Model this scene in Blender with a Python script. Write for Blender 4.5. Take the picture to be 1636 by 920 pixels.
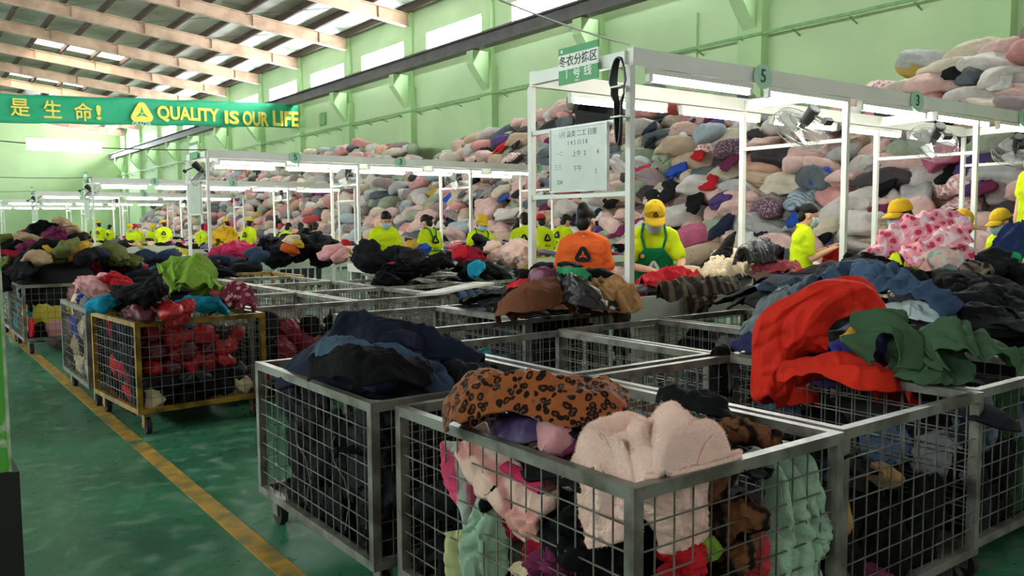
import bpy, bmesh, math, random
import numpy as np
from mathutils import Vector, Matrix

for o in list(bpy.data.objects): bpy.data.objects.remove(o)
scene = bpy.context.scene
C = scene.collection
pi = math.pi

# ------------------------------------------------------------------ camera
F_PX, CX, CY, CAM_H = 1340.0, 818.0, 460.0, 1.5
ROT = np.array([[0.8022155, -0.05100868, 0.59485159],
                [-0.59700091, -0.05795208, 0.80014466],
                [-0.00634144, -0.99701538, -0.07694229]])   # world = ROT @ (right, down, forward)
cd = bpy.data.cameras.new('camera')
cam = bpy.data.objects.new('camera', cd); C.objects.link(cam)
cd.sensor_width = 36.0; cd.lens = F_PX/1636.0*36.0; cd.clip_end = 300; cd.clip_start = .05
m = Matrix.Identity(4)
for r in range(3):
    m[r][0] = ROT[r][0]; m[r][1] = -ROT[r][1]; m[r][2] = -ROT[r][2]
m[2][3] = CAM_H
cam.matrix_world = m
scene.camera = cam
def ray(px, py):
    return ROT @ np.array([(px-CX)/F_PX, (py-CY)/F_PX, 1.0])
def pz(px, py, z):
    d = ray(px, py); t = (z-CAM_H)/d[2]
    return (float(t*d[0]), float(t*d[1]), float(z))
def pt(px, py, t):
    d = ray(px, py)
    return (float(t*d[0]), float(t*d[1]), float(CAM_H+t*d[2]))
def depth(p):
    return (ROT.T @ (np.array(p)-np.array([0, 0, CAM_H])))[2]
def proj(p):
    c = ROT.T @ (np.array(p, float)-np.array([0, 0, CAM_H]))
    return CX+F_PX*c[0]/c[2], CY+F_PX*c[1]/c[2], c[2]

# ------------------------------------------------------------------ light
TUBE_E, WIN_E, SKY_E, ROOFLIGHT_E = 36.0, 48.0, 0.30, 6.0
w = bpy.data.worlds.new('world'); scene.world = w; w.use_nodes = True
bg = w.node_tree.nodes['Background']
bg.inputs[0].default_value = (1.0, .97, .92, 1); bg.inputs[1].default_value = SKY_E
vs = scene.view_settings
vs.view_transform = 'Standard'; vs.look = 'None'; vs.gamma = 1.0; vs.exposure = 0.9
vs.use_curve_mapping = False

# ------------------------------------------------------------------ helpers
def lin(c):
    if isinstance(c, str):
        c = c.lstrip('#'); c = [int(c[i:i+2], 16)/255 for i in (0, 2, 4)]
    return tuple((v/12.92 if v <= .04045 else ((v+.055)/1.055)**2.4) for v in c)

MATS = {}
def new_mat(name):
    m = bpy.data.materials.new(name); m.use_nodes = True
    nt = m.node_tree; b = nt.nodes['Principled BSDF']
    return m, nt, b
def N(nt, t, **k):
    n = nt.nodes.new(t)
    for a, v in k.items(): setattr(n, a, v)
    return n
def ramp(nt, stops, interp='LINEAR'):
    r = nt.nodes.new('ShaderNodeValToRGB'); r.color_ramp.interpolation = interp
    e = r.color_ramp.elements
    while len(e) < len(stops): e.new(.5)
    for i, (p, c) in enumerate(stops):
        e[i].position = p; e[i].color = (*c, 1)
    return r
def mix(nt, fac, a, b, mode='MIX'):
    n = nt.nodes.new('ShaderNodeMix'); n.data_type = 'RGBA'; n.blend_type = mode
    for s, v in ((0, fac), (6, a), (7, b)):
        if hasattr(v, 'links') or isinstance(v, bpy.types.NodeSocket): nt.links.new(v, n.inputs[s])
        elif s == 0: n.inputs[0].default_value = v
        else: n.inputs[s].default_value = (*v, 1)
    return n.outputs[2]

def mat(name, col, rough=.6, metal=0., var=.12, scale=6., bump=0., bscale=40., col2=None, emit=None, spec=.5):
    """painted / plain material with noise variation"""
    if name in MATS: return MATS[name]
    m, nt, b = new_mat(name)
    c = lin(col); tc = N(nt, 'ShaderNodeTexCoord')
    nz = N(nt, 'ShaderNodeTexNoise'); nz.inputs['Scale'].default_value = scale; nz.inputs['Detail'].default_value = 4
    nt.links.new(tc.outputs['Object'], nz.inputs['Vector'])
    c2 = lin(col2) if col2 else tuple(v*(1-var*2) for v in c)
    r = ramp(nt, [(.35, c2), (.62, c)])
    nt.links.new(nz.outputs[0], r.inputs[0]); nt.links.new(r.outputs[0], b.inputs['Base Color'])
    b.inputs['Roughness'].default_value = rough; b.inputs['Metallic'].default_value = metal
    b.inputs['Specular IOR Level'].default_value = spec
    if bump:
        n2 = N(nt, 'ShaderNodeTexNoise'); n2.inputs['Scale'].default_value = bscale; n2.inputs['Detail'].default_value = 3
        nt.links.new(tc.outputs['Object'], n2.inputs['Vector'])
        bp = N(nt, 'ShaderNodeBump'); bp.inputs['Strength'].default_value = bump; bp.inputs['Distance'].default_value = .01
        nt.links.new(n2.outputs[0], bp.inputs['Height']); nt.links.new(bp.outputs[0], b.inputs['Normal'])
    if emit:
        b.inputs['Emission Color'].default_value = (*lin(emit[0]), 1); b.inputs['Emission Strength'].default_value = emit[1]
    MATS[name] = m
    return m

def fabric(col, pattern='plain', col2=None, rough=.85, coat=0.):
    """cloth material; patterns: plain denim leopard floral stripe dots puffer fleece"""
    key = ('fab', str(col), pattern, str(col2))
    if key in MATS: return MATS[key]
    m, nt, b = new_mat('fabric_'+pattern)
    c = lin(col); L = nt.links.new
    geo = N(nt, 'ShaderNodeNewGeometry')
    def noise(s, d=3):
        n = N(nt, 'ShaderNodeTexNoise'); n.inputs['Scale'].default_value = s; n.inputs['Detail'].default_value = d
        L(geo.outputs['Position'], n.inputs['Vector']); return n
    n0 = noise(5.)
    r = ramp(nt, [(.3, tuple(v*.78 for v in c)), (.7, c)]); L(n0.outputs[0], r.inputs[0])
    out = r.outputs[0]
    if pattern == 'denim':
        n1 = noise(3.); r1 = ramp(nt, [(.4, c), (.72, lin(col2 or '#5b7696'))]); L(n1.outputs[0], r1.inputs[0]); out = r1.outputs[0]
    elif pattern in ('leopard', 'floral', 'dots'):
        v = N(nt, 'ShaderNodeTexVoronoi'); v.inputs['Scale'].default_value = {'leopard': 40, 'floral': 15, 'dots': 22}[pattern]
        nw = noise(9.); mx = N(nt, 'ShaderNodeVectorMath', operation='ADD')
        sc = N(nt, 'ShaderNodeVectorMath', operation='SCALE'); sc.inputs['Scale'].default_value = .06
        L(nw.outputs[1], sc.inputs[0]); L(geo.outputs['Position'], mx.inputs[0]); L(sc.outputs[0], mx.inputs[1]); L(mx.outputs[0], v.inputs['Vector'])
        c2 = lin(col2 or '#1a0f0a')
        if pattern == 'leopard':
            r1 = ramp(nt, [(.0, tuple(x*.5 for x in c)), (.20, tuple(x*.4 for x in c)), (.25, c2), (.46, c2), (.53, c), (1, c)])
        elif pattern == 'floral':
            r1 = ramp(nt, [(.0, c2), (.30, c2), (.38, c), (.62, c), (.66, tuple((x+1)/2 for x in c)), (1, tuple((x+1)/2 for x in c))])
        else:
            r1 = ramp(nt, [(.0, c2), (.33, c2), (.38, c), (1, c)])
        L(v.outputs[0], r1.inputs[0]); out = r1.outputs[0]
    elif pattern == 'stripe':
        wv = N(nt, 'ShaderNodeTexWave'); wv.inputs['Scale'].default_value = 4.; wv.inputs['Distortion'].default_value = 5.; wv.inputs['Detail Scale'].default_value = 1.2
        L(geo.outputs['Position'], wv.inputs['Vector'])
        r1 = ramp(nt, [(.0, c), (.45, c), (.85, lin(col2 or '#d8d8d0'))]); L(wv.outputs[0], r1.inputs[0]); out = r1.outputs[0]
    L(out, b.inputs['Base Color'])
    b.inputs['Roughness'].default_value = rough if pattern != 'puffer' else .45
    b.inputs['Specular IOR Level'].default_value = .15 if pattern != 'puffer' else .5
    if pattern in ('fleece', 'leopard'):
        b.inputs['Sheen Weight'].default_value = .35; b.inputs['Sheen Roughness'].default_value = .4
    n2 = N(nt, 'ShaderNodeTexNoise'); n2.noise_type = 'RIDGED_MULTIFRACTAL'; n2.normalize = True
    n2.inputs['Scale'].default_value = {'fleece': 16., 'puffer': 14., 'sack': 7.}.get(pattern, 11.); n2.inputs['Detail'].default_value = 4.; n2.inputs['Roughness'].default_value = .45
    n2.inputs['Distortion'].default_value = .6
    L(geo.outputs['Position'], n2.inputs['Vector'])
    n3 = noise(260. if pattern not in ('puffer', 'fleece') else (60. if pattern == 'puffer' else 170.), 3)
    ad = N(nt, 'ShaderNodeMath', operation='MULTIPLY_ADD'); ad.inputs[1].default_value = .06 if pattern != 'fleece' else .22
    L(n3.outputs[0], ad.inputs[0])
    if pattern != 'fleece': L(n2.outputs[0], ad.inputs[2])
    else: ad.inputs[1].default_value = 1.0; ad.inputs[2].default_value = 0
    bp = N(nt, 'ShaderNodeBump'); bp.inputs['Strength'].default_value = .8; bp.inputs['Distance'].default_value = .03 if pattern != 'fleece' else .006
    L(ad.outputs[0], bp.inputs['Height']); L(bp.outputs[0], b.inputs['Normal'])
    MATS[key] = m
    return m

def emis(name, col, s):
    if name in MATS: return MATS[name]
    m = bpy.data.materials.new(name); m.use_nodes = True; nt = m.node_tree
    nt.nodes.remove(nt.nodes['Principled BSDF'])
    e = N(nt, 'ShaderNodeEmission'); e.inputs[0].default_value = (*lin(col), 1); e.inputs[1].default_value = s
    nt.links.new(e.outputs[0], nt.nodes['Material Output'].inputs[0])
    MATS[name] = m
    return m

def mesh_from(name, V, Fc, smooth=False):
    me = bpy.data.meshes.new(name)
    me.from_pydata([tuple(v) for v in V], [], Fc); me.update()
    if smooth:
        me.polygons.foreach_set('use_smooth', [True]*len(me.polygons))
    return me
def obj(name, me, material=None, parent=None, loc=None, rot=None, scale=None):
    o = bpy.data.objects.new(name, me); C.objects.link(o)
    if material is not None:
        if len(me.materials) == 0: me.materials.append(material)
        else:
            o.material_slots[0].link = 'OBJECT'; o.material_slots[0].material = material
    if parent is not None: o.parent = parent
    if loc is not None: o.location = loc
    if rot is not None: o.rotation_euler = rot
    if scale is not None: o.scale = scale
    return o
def tag(o, label, cat, group=None):
    o['label'] = label; o['category'] = cat
    if group: o['group'] = group
    return o
def struct(o): o['kind'] = 'structure'; return o
def empty(name, loc=(0, 0, 0), rz=0):
    o = bpy.data.objects.new(name, None); C.objects.link(o); o.location = loc; o.rotation_euler = (0, 0, rz)
    o.empty_display_size = .1
    return o
def copy_tree(o, parent=None):
    c = o.copy(); C.objects.link(c); c.parent = parent
    for ch in list(o.children): copy_tree(ch, c)
    return c

class MB:
    def __init__(s): s.V = []; s.F = []
    def add(s, V, F):
        b = len(s.V); s.V += [tuple(v) for v in V]; s.F += [[i+b for i in f] for f in F]; return s
    def box(s, a, b):
        x0, y0, z0 = a; x1, y1, z1 = b
        return s.add([(x0,y0,z0),(x1,y0,z0),(x1,y1,z0),(x0,y1,z0),(x0,y0,z1),(x1,y0,z1),(x1,y1,z1),(x0,y1,z1)],
                     [(0,3,2,1),(4,5,6,7),(0,1,5,4),(1,2,6,5),(2,3,7,6),(3,0,4,7)])
    def bar(s, p, q, w, h, up=(0, 0, 1)):
        p = Vector(p); q = Vector(q); t = (q-p).normalized(); up = Vector(up)
        if abs(t.dot(up)) > .98: up = Vector((0, 1, 0))
        a = t.cross(up).normalized(); b = a.cross(t).normalized()
        V = []
        for e in (p, q):
            for sa, sb in ((-1,-1),(1,-1),(1,1),(-1,1)): V.append(e+a*sa*w/2+b*sb*h/2)
        return s.add(V, [(3,2,1,0),(4,5,6,7),(0,1,5,4),(1,2,6,5),(2,3,7,6),(3,0,4,7)])
    def cyl(s, p, q, r, n=10, r2=None, cap=True):
        p = Vector(p); q = Vector(q); t = (q-p).normalized(); up = Vector((0,0,1)) if abs(t.z) < .9 else Vector((1,0,0))
        a = t.cross(up).normalized(); b = t.cross(a).normalized(); r2 = r if r2 is None else r2
        V = []
        for e, rr in ((p, r), (q, r2)):
            for i in range(n):
                an = 2*pi*i/n; V.append(e+a*math.cos(an)*rr+b*math.sin(an)*rr)
        Fc = [(i,(i+1)%n,n+(i+1)%n,n+i) for i in range(n)]
        if cap: Fc += [tuple(range(n-1,-1,-1)), tuple(range(n,2*n))]
        return s.add(V, Fc)
    def tube(s, pts, r, n=6, closed=False):
        P = [Vector(p) for p in pts]; k = len(P); V = []
        a = None
        for i, p in enumerate(P):
            t = (P[(i+1)%k]-P[i-1]) if closed else (P[min(i+1,k-1)]-P[max(i-1,0)])
            t.normalize()
            if a is None: a = t.cross(Vector((0,0,1)) if abs(t.z) < .9 else Vector((1,0,0))).normalized()
            a = (a-t*a.dot(t)).normalized(); b = t.cross(a)
            for j in range(n):
                an = 2*pi*j/n; V.append(p+a*math.cos(an)*r+b*math.sin(an)*r)
        Fc = []
        for i in range(k if closed else k-1):
            for j in range(n):
                i2 = (i+1)%k
                Fc.append((i*n+j, i*n+(j+1)%n, i2*n+(j+1)%n, i2*n+j))
        if not closed: Fc += [tuple(range(n-1,-1,-1)), tuple(range((k-1)*n, k*n))]
        return s.add(V, Fc)
    def ell(s, c, r, nu=14, nv=9, M=None):
        V = []; c = Vector(c)
        for i in range(nv+1):
            th = pi*i/nv
            for j in range(nu):
                ph = 2*pi*j/nu
                v = Vector((r[0]*math.sin(th)*math.cos(ph), r[1]*math.sin(th)*math.sin(ph), r[2]*math.cos(th)))
                if M is not None: v = M @ v
                V.append(c+v)
        Fc = []
        for i in range(nv):
            for j in range(nu): Fc.append((i*nu+j, (i+1)*nu+j, (i+1)*nu+(j+1)%nu, i*nu+(j+1)%nu))
        return s.add(V, Fc)
    def poly(s, pts, depthv):
        """flat polygon pts extruded by vector depthv"""
        n = len(pts); d = Vector(depthv); P = [Vector(p) for p in pts]
        return s.add(P+[p+d for p in P], [tuple(range(n-1,-1,-1)), tuple(range(n,2*n))]+[(i,(i+1)%n,n+(i+1)%n,n+i) for i in range(n)])
    def mesh(s, name, smooth=False): return mesh_from(name, s.V, s.F, smooth)
    def build(s, name, material, parent=None, smooth=False, **k): return obj(name, s.mesh(name, smooth), material, parent, **k)

def text_mesh(body, size, material_name='text', extrude=.002, offset=0., align='CENTER'):
    cu = bpy.data.curves.new('text', 'FONT'); cu.body = body; cu.size = size; cu.extrude = extrude; cu.offset = offset
    cu.align_x = align; cu.align_y = 'CENTER'; cu.resolution_u = 3
    o = bpy.data.objects.new('text', cu); C.objects.link(o)
    dg = bpy.context.evaluated_depsgraph_get()
    me = bpy.data.meshes.new_from_object(o.evaluated_get(dg))
    bpy.data.objects.remove(o); me.materials.clear()
    return me

# ---------- noise
def snoise(P, seed, k, n=7):
    rg = np.random.RandomState(seed & 0x7fffffff); out = np.zeros(len(P))
    for i in range(n):
        d = rg.normal(size=P.shape[1]); d /= np.linalg.norm(d)
        out += np.sin(P @ d * k*rg.uniform(.6, 1.5)+rg.uniform(0, 6.28))
    return out/math.sqrt(n)*1.1
def folds(P, seed, k):
    """ridged crease field, about 0..1"""
    rg = np.random.RandomState((seed*7+3) & 0x7fffffff)
    W = np.stack([snoise(P, seed+11+i, k*.45) for i in range(P.shape[1])], 1)*(.55/k*2)
    Q = P+W
    d = rg.normal(size=P.shape[1]); d /= np.linalg.norm(d)
    a = np.abs(np.sin(Q @ d*k*.5+1.6*snoise(P, seed+5, k*.35)))**.75
    d2 = rg.normal(size=P.shape[1]); d2 /= np.linalg.norm(d2)
    b = 1-np.abs(np.sin(Q @ d2*k*.8+1.4*snoise(P, seed+6, k*.5)))
    return .62*a+.38*b**1.5

_ico = {}
def ico(sub):
    if sub not in _ico:
        bm = bmesh.new(); bmesh.ops.create_icosphere(bm, subdivisions=sub, radius=1)
        V = np.array([v.co[:] for v in bm.verts]); Fc = [[v.index for v in f.verts] for f in bm.faces]; bm.free()
        _ico[sub] = (V, Fc)
    return _ico[sub]

def crumple_mesh(seed, sub=4, flat=.45, fold=.16, kind='cloth'):
    """crumpled garment lump, roughly unit radius, flattened along z"""
    V, Fc = ico(sub); d = V.copy(); rg = np.random.RandomState(seed)
    P = d*(1+.22*snoise(d, seed, 2.2)[:, None])
    if kind == 'puffer':
        q = P @ np.array([.25, .97, .2])+.08*snoise(P, seed+3, 2.5); q2 = P @ np.array([.97, -.25, .3])
        P = P+d*(.20*(np.abs(np.sin(q*6.5))**.7)-.13)[:, None]+d*(.05*np.abs(np.sin(q2*5)))[:, None]+d*(.12*(folds(P, seed+4, 13)-.4))[:, None]
        oct_ = ((2.4, .20), (5., .10), (9., .05), (17., .025))
    else:
        oct_ = ((2.6, .24), (4.6, .15), (8.5, .075), (15., .04), (26., .02))
    for k, a in oct_:
        for r in range(2):
            e = rg.normal(size=3); e /= np.linalg.norm(e); v = rg.normal(size=3); v -= e*(v@e)*.6; v /= np.linalg.norm(v)
            P = P+v[None]*(a*np.sin(P @ e*k+rg.uniform(0, 6.28)+.8*snoise(P, seed+int(k*10)+r, k*.5, 4)))[:, None]
    if kind != 'puffer':
        P = P+d*(.20*(folds(P, seed+2, 6.)-.5))[:, None]+d*(.08*(folds(P, seed+9, 14.)-.5))[:, None]
    P /= np.percentile(np.linalg.norm(P, axis=1), 85)
    P[:, 2] *= flat
    return mesh_from('crumpled', P, Fc, True)

_lib = {}
def crumple(i, hi=True, kind='cloth'):
    k = (i % 8, hi, kind)
    if k not in _lib: _lib[k] = crumple_mesh(100+k[0]*37+(500 if kind == 'puffer' else 0), 5 if hi else 3, .5, .26, kind)
    return _lib[k]

def sheet_mesh(hf, c, L, W, rot, seed, amp=.03, k=16., thick=.012, lobes=0, nr=26, nt=64, off=0., droop=.0, fleece=0., edge=.15):
    """a garment lying over the heap surface hf(x,y): closed double surface, world coordinates minus c"""
    rg = np.random.RandomState(seed)
    th = np.linspace(0, 2*pi, nt, endpoint=False)
    ph = rg.uniform(0, 6.28, 6)
    Rr = 1+edge*np.sin(2*th+ph[0])*.6+edge*np.sin(3*th+ph[1])*.6+edge*.6*np.sin(5*th+ph[2])+edge*.4*np.sin(9*th+ph[3])
    if lobes: Rr = Rr*(1+.35*np.maximum(0, np.cos(lobes*th+ph[4]))**3)
    rr = (np.arange(1, nr+1)/nr)**.85
    X = np.concatenate([[0], (rr[:, None]*Rr[None]*np.cos(th)[None]).ravel()])
    Y = np.concatenate([[0], (rr[:, None]*Rr[None]*np.sin(th)[None]).ravel()])
    rad = np.concatenate([[0], np.repeat(rr, nt)])
    u = X*L; v = Y*W
    cr, sr = math.cos(rot), math.sin(rot)
    wx = c[0]+u*cr-v*sr; wy = c[1]+u*sr+v*cr
    UV = np.stack([u, v], 1)
    fo = folds(UV, seed, k); f2 = folds(UV, seed+50, k*2.3)
    z = np.array(hf(wx, wy))+off+amp*(fo-.35)*1.5+amp*.4*(f2-.4)-droop*np.maximum(0, rad-.6)**2
    # slight sideways crumple
    wx = wx+amp*.5*snoise(UV, seed+2, k); wy = wy+amp*.5*snoise(UV, seed+3, k)
    if fleece: z = z+fleece*snoise(UV, seed+4, 260., 10)+fleece*.8*snoise(UV, seed+5, 130., 8)
    T = thick*(1-.75*rad**3)
    n = len(u)
    top = np.stack([wx-c[0], wy-c[1], z-c[2]], 1); bot = top.copy(); bot[:, 2] -= T*2
    bot[:, :2] *= (1-.04*rad[:, None])
    Fc = []
    for j in range(nt): Fc.append((0, 1+j, 1+(j+1) % nt)); Fc.append((n, n+1+(j+1) % nt, n+1+j))
    for i in range(nr-1):
        a = 1+i*nt; b = a+nt
        for j in range(nt):
            j2 = (j+1) % nt
            Fc.append((a+j, b+j, b+j2, a+j2)); Fc.append((n+a+j, n+a+j2, n+b+j2, n+b+j))
    a = 1+(nr-1)*nt
    for j in range(nt):
        j2 = (j+1) % nt; Fc.append((a+j, n+a+j, n+a+j2, a+j2))
    return mesh_from('sheet', np.concatenate([top, bot]), Fc, True)

def catmull(P, n):
    P = np.array(P, float); k = len(P); out = []
    Q = np.vstack([2*P[0]-P[1], P, 2*P[-1]-P[-2]])
    for s in np.linspace(0, k-1-1e-9, n):
        i = int(s); t = s-i; a, b, c, d = Q[i:i+4]
        out.append(.5*((2*b)+(-a+c)*t+(2*a-5*b+4*c-d)*t*t+(-a+3*b-3*c+d)*t**3))
    return np.array(out)

def strip_mesh(path, widths, thicks, seed, amp=.012, k=22., n=110, m=56, up=(0, 0, 1), roll=None, fleece=0., long=.55, quilt=0.):
    """cloth laid along a path: a thin folded sheet, arched over its middle, with creases running along it; world coords minus path[0]"""
    P = catmull(path, n)
    lerp = lambda L_: np.interp(np.linspace(0, 1, n), np.linspace(0, 1, len(L_)), L_)
    Wd = lerp(widths); Td = lerp(thicks)
    T = np.gradient(P, axis=0); T /= np.linalg.norm(T, axis=1)[:, None]
    s = np.concatenate([[0], np.cumsum(np.linalg.norm(np.diff(P, axis=0), axis=1))])
    up = np.array(up, float); rg = np.random.RandomState(seed)
    e = np.minimum(np.arange(n), n-1-np.arange(n))/(n*.05); e = np.where(e >= 1, 1, .55+.45*np.sqrt(np.clip(1-(1-np.minimum(e, 1))**2, 0, 1)))
    S1 = np.stack([s, s*0], 1)
    wl = Wd*e*(1+.22*snoise(S1, seed+1, 14.)); wr = Wd*e*(1+.22*snoise(S1+9, seed+2, 14.))
    x = np.linspace(-1, 1, m)
    X = np.where(x[None] < 0, x[None]*wl[:, None], x[None]*wr[:, None]); XN = np.repeat(x[None], n, 0)
    S = np.repeat(s[:, None], m, 1)
    UV = np.stack([(S*(1-long)).ravel(), X.ravel()*1.5], 1); UV2 = np.stack([S.ravel(), X.ravel()], 1)
    D = (amp*2.6*(folds(UV, seed, k*1.1)-.5)+amp*1.9*(folds(UV2, seed+31, k*1.6)-.4)+amp*.8*(folds(UV2, seed+41, k*3.4)-.4)).reshape(n, m)
    D = D+Td[:, None]*(1.15-1.9*np.abs(XN)**2.4)
    if quilt: D = D+quilt*np.abs(np.sin(S*pi/.055))**.5
    if fleece: D = D+(fleece*snoise(UV2, seed+4, 240., 10)).reshape(n, m)
    X = X+(amp*.8*snoise(UV2, seed+7, k*.8)).reshape(n, m)
    SS = (amp*1.0*snoise(UV2, seed+8, k*.7)).reshape(n, m)
    top = np.zeros((n, m, 3)); bot = np.zeros((n, m, 3)); pa = None
    for i in range(n):
        a = np.cross(T[i], up)
        if np.linalg.norm(a) < .25 and pa is not None: a = pa
        elif np.linalg.norm(a) < .25: a = np.cross(T[i], np.array([0, 1, .3]))
        a = a-T[i]*(a@T[i]); a /= np.linalg.norm(a); pa = a; b = np.cross(a, T[i])
        th = (.006+.30*Td[i]*(1-np.abs(x)**3))
        c0 = P[i][None]+a[None]*X[i][:, None]+b[None]*D[i][:, None]+T[i][None]*SS[i][:, None]
        top[i] = c0; bot[i] = c0-b[None]*th[:, None]
    V = np.concatenate([top.reshape(-1, 3), bot.reshape(-1, 3)])-np.array(path[0]); q = n*m; Fc = []
    for i in range(n-1):
        for j in range(m-1):
            A = i*m+j; Fc.append((A, A+1, A+m+1, A+m)); Fc.append((q+A, q+A+m, q+A+m+1, q+A+1))
        Fc.append((i*m, (i+1)*m, q+(i+1)*m, q+i*m)); A = i*m+m-1; Fc.append((A, q+A, q+A+m, A+m))
    for j in range(m-1):
        Fc.append((j, q+j, q+j+1, j+1)); A = (n-1)*m+j; Fc.append((A, A+1, q+A+1, q+A))
    return mesh_from('strip', V, Fc, True)

def ridge_sheet(c, ang, hx, hy, base, ridges, nx=150, ny=120, drop=.2, seed=0, amp=.012, k=22., fleece=0., thick=.02, clampf=None):
    """cloth bundled into named ridges: a height field over an oval patch (ridges = polylines in world x,y with height and width)"""
    ca, sa = math.cos(ang), math.sin(ang)
    u = np.linspace(-1, 1, nx); v = np.linspace(-1, 1, ny); U, Vv = np.meshgrid(u, v, indexing='ij')
    Ud = U*np.sqrt(1-Vv**2/2); Vd = Vv*np.sqrt(1-U**2/2); rad = np.sqrt(Ud**2+Vd**2)
    lu = Ud*hx; lv = Vd*hy; X = (c[0]+lu*ca-lv*sa).ravel(); Y = (c[1]+lu*sa+lv*ca).ravel()
    UV = np.stack([X, Y], 1); wob = .25*np.stack([snoise(UV, seed+61, 9.), snoise(UV, seed+62, 9.)], 1)*.06
    Q = UV+wob; acc = np.zeros(len(X))
    for pts, h, w in ridges:
        pts = np.array(pts)[:, :2]; d = np.full(len(X), 1e9)
        for A, B in zip(pts[:-1], pts[1:]):
            t = np.clip(((Q-A)@(B-A))/((B-A)@(B-A)+1e-12), 0, 1); d = np.minimum(d, np.linalg.norm(Q-A-t[:, None]*(B-A), axis=1))
        g_ = h*(.75*np.clip(1-(d/(1.7*w))**2, 0, 1)**.65+.25*np.exp(-(d/(2.2*w))**2)); acc = np.maximum(acc, g_)+.2*np.minimum(acc, g_)
    Z = base(X, Y)+acc+amp*2*(folds(UV, seed, k)-.5)+amp*(folds(UV, seed+8, k*2.2)-.5)-drop*np.maximum(0, rad.ravel()-.75)**1.4*6
    if fleece: Z = Z+fleece*snoise(UV, seed+4, 230., 12)+fleece*.9*snoise(UV, seed+5, 120., 10)
    X = X+amp*.8*snoise(UV, seed+6, k); Y = Y+amp*.8*snoise(UV, seed+7, k)
    if clampf: X, Y, Z = clampf(X, Y, Z)
    top = np.stack([X, Y, Z], 1)-np.array(c); bot = top-np.array([0, 0, thick]); q = nx*ny; Fc = []
    for i in range(nx-1):
        for j in range(ny-1):
            A = i*ny+j; Fc.append((A, A+ny, A+ny+1, A+1)); Fc.append((q+A, q+A+1, q+A+ny+1, q+A+ny))
    rim = [i*ny for i in range(nx)]+[(nx-1)*ny+j for j in range(1, ny)]+[i*ny+ny-1 for i in range(nx-2, -1, -1)]+[j for j in range(ny-2, 0, -1)]
    for A, B in zip(rim, rim[1:]+rim[:1]): Fc.append((A, q+A, q+B, B))
    return mesh_from('ridge_sheet', np.concatenate([top, bot]), Fc, True)
def fuzz_mesh(me, n, ln, seed):
    """short fibres standing on a mesh (own triangles)"""
    rg = np.random.RandomState(seed); co = np.array([v.co[:] for v in me.vertices]); no = np.array([v.normal[:] for v in me.vertices])
    id_ = rg.randint(0, len(co), n); p = co[id_]+rg.normal(size=(n, 3))*.0015; d = no[id_]+rg.normal(size=(n, 3))*.55; d /= np.linalg.norm(d, axis=1)[:, None]
    s = np.cross(d, rg.normal(size=(n, 3))); s /= np.linalg.norm(s, axis=1)[:, None]; L_ = ln*rg.uniform(.6, 1.3, n)[:, None]
    V = np.stack([p-s*.0009, p+s*.0009, p+d*L_], 1).reshape(-1, 3)
    return mesh_from('fuzz', V, [(3*i, 3*i+1, 3*i+2) for i in range(n)])
# ================================================================== THE SETTING
WX, YB, YE, ZE, SLOPE = 17.5, -6.0, 83.4, 10.2, .11
m_wall = mat('wall_green_paint', '#b9d3a4', .75, var=.05, scale=.5, bump=.15, bscale=3, spec=.25)
m_pil = mat('pilaster_green_paint', '#b1d19c', .75, var=.05, scale=.8, spec=.25)
# floor: green painted concrete, worn
mf, nt, b = new_mat('floor_paint'); L = nt.links.new
tc = N(nt, 'ShaderNodeTexCoord')
n1 = N(nt, 'ShaderNodeTexNoise'); n1.inputs['Scale'].default_value = .9; n1.inputs['Detail'].default_value = 8; n1.inputs['Roughness'].default_value = .65
n2 = N(nt, 'ShaderNodeTexNoise'); n2.inputs['Scale'].default_value = 7; n2.inputs['Detail'].default_value = 6
n3 = N(nt, 'ShaderNodeTexVoronoi'); n3.inputs['Scale'].default_value = 5
for n in (n1, n2, n3): L(tc.outputs['Object'], n.inputs['Vector'])
r1 = ramp(nt, [(.30, lin('#264f3d')), (.60, lin('#377a58'))]); L(n1.outputs[0], r1.inputs[0])
r2 = ramp(nt, [(.52, (0, 0, 0)), (.75, (.6, .6, .6))]); L(n2.outputs[0], r2.inputs[0])
o1 = mix(nt, r2.outputs[0], r1.outputs[0], lin('#87a08a'))
r3 = ramp(nt, [(.0, (.7, .7, .7)), (.05, (0, 0, 0))]); L(n3.outputs[0], r3.inputs[0])
o2 = mix(nt, r3.outputs[0], o1, lin('#1e3a2e'))
L(o2, b.inputs['Base Color'])
r4 = ramp(nt, [(.3, (.22,)*3), (.7, (.5,)*3)]); L(n2.outputs[0], r4.inputs[0]); L(r4.outputs[0], b.inputs['Roughness'])
fl = struct(MB().box((-17.5, YB, -.2), (WX, YE, 0)).build('floor', mf))
m_line = mat('yellow_line_paint', '#b98a2c', .6, var=.2, scale=9, col2='#6f6a3c')
for y0, y1 in ((-4.0, 6.1), (6.2, 16.0), (16.2, 40)):
    MB().box((1.27, y0, .0), (1.37, y1, .003)).build('floor_line', m_line, fl)

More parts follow.
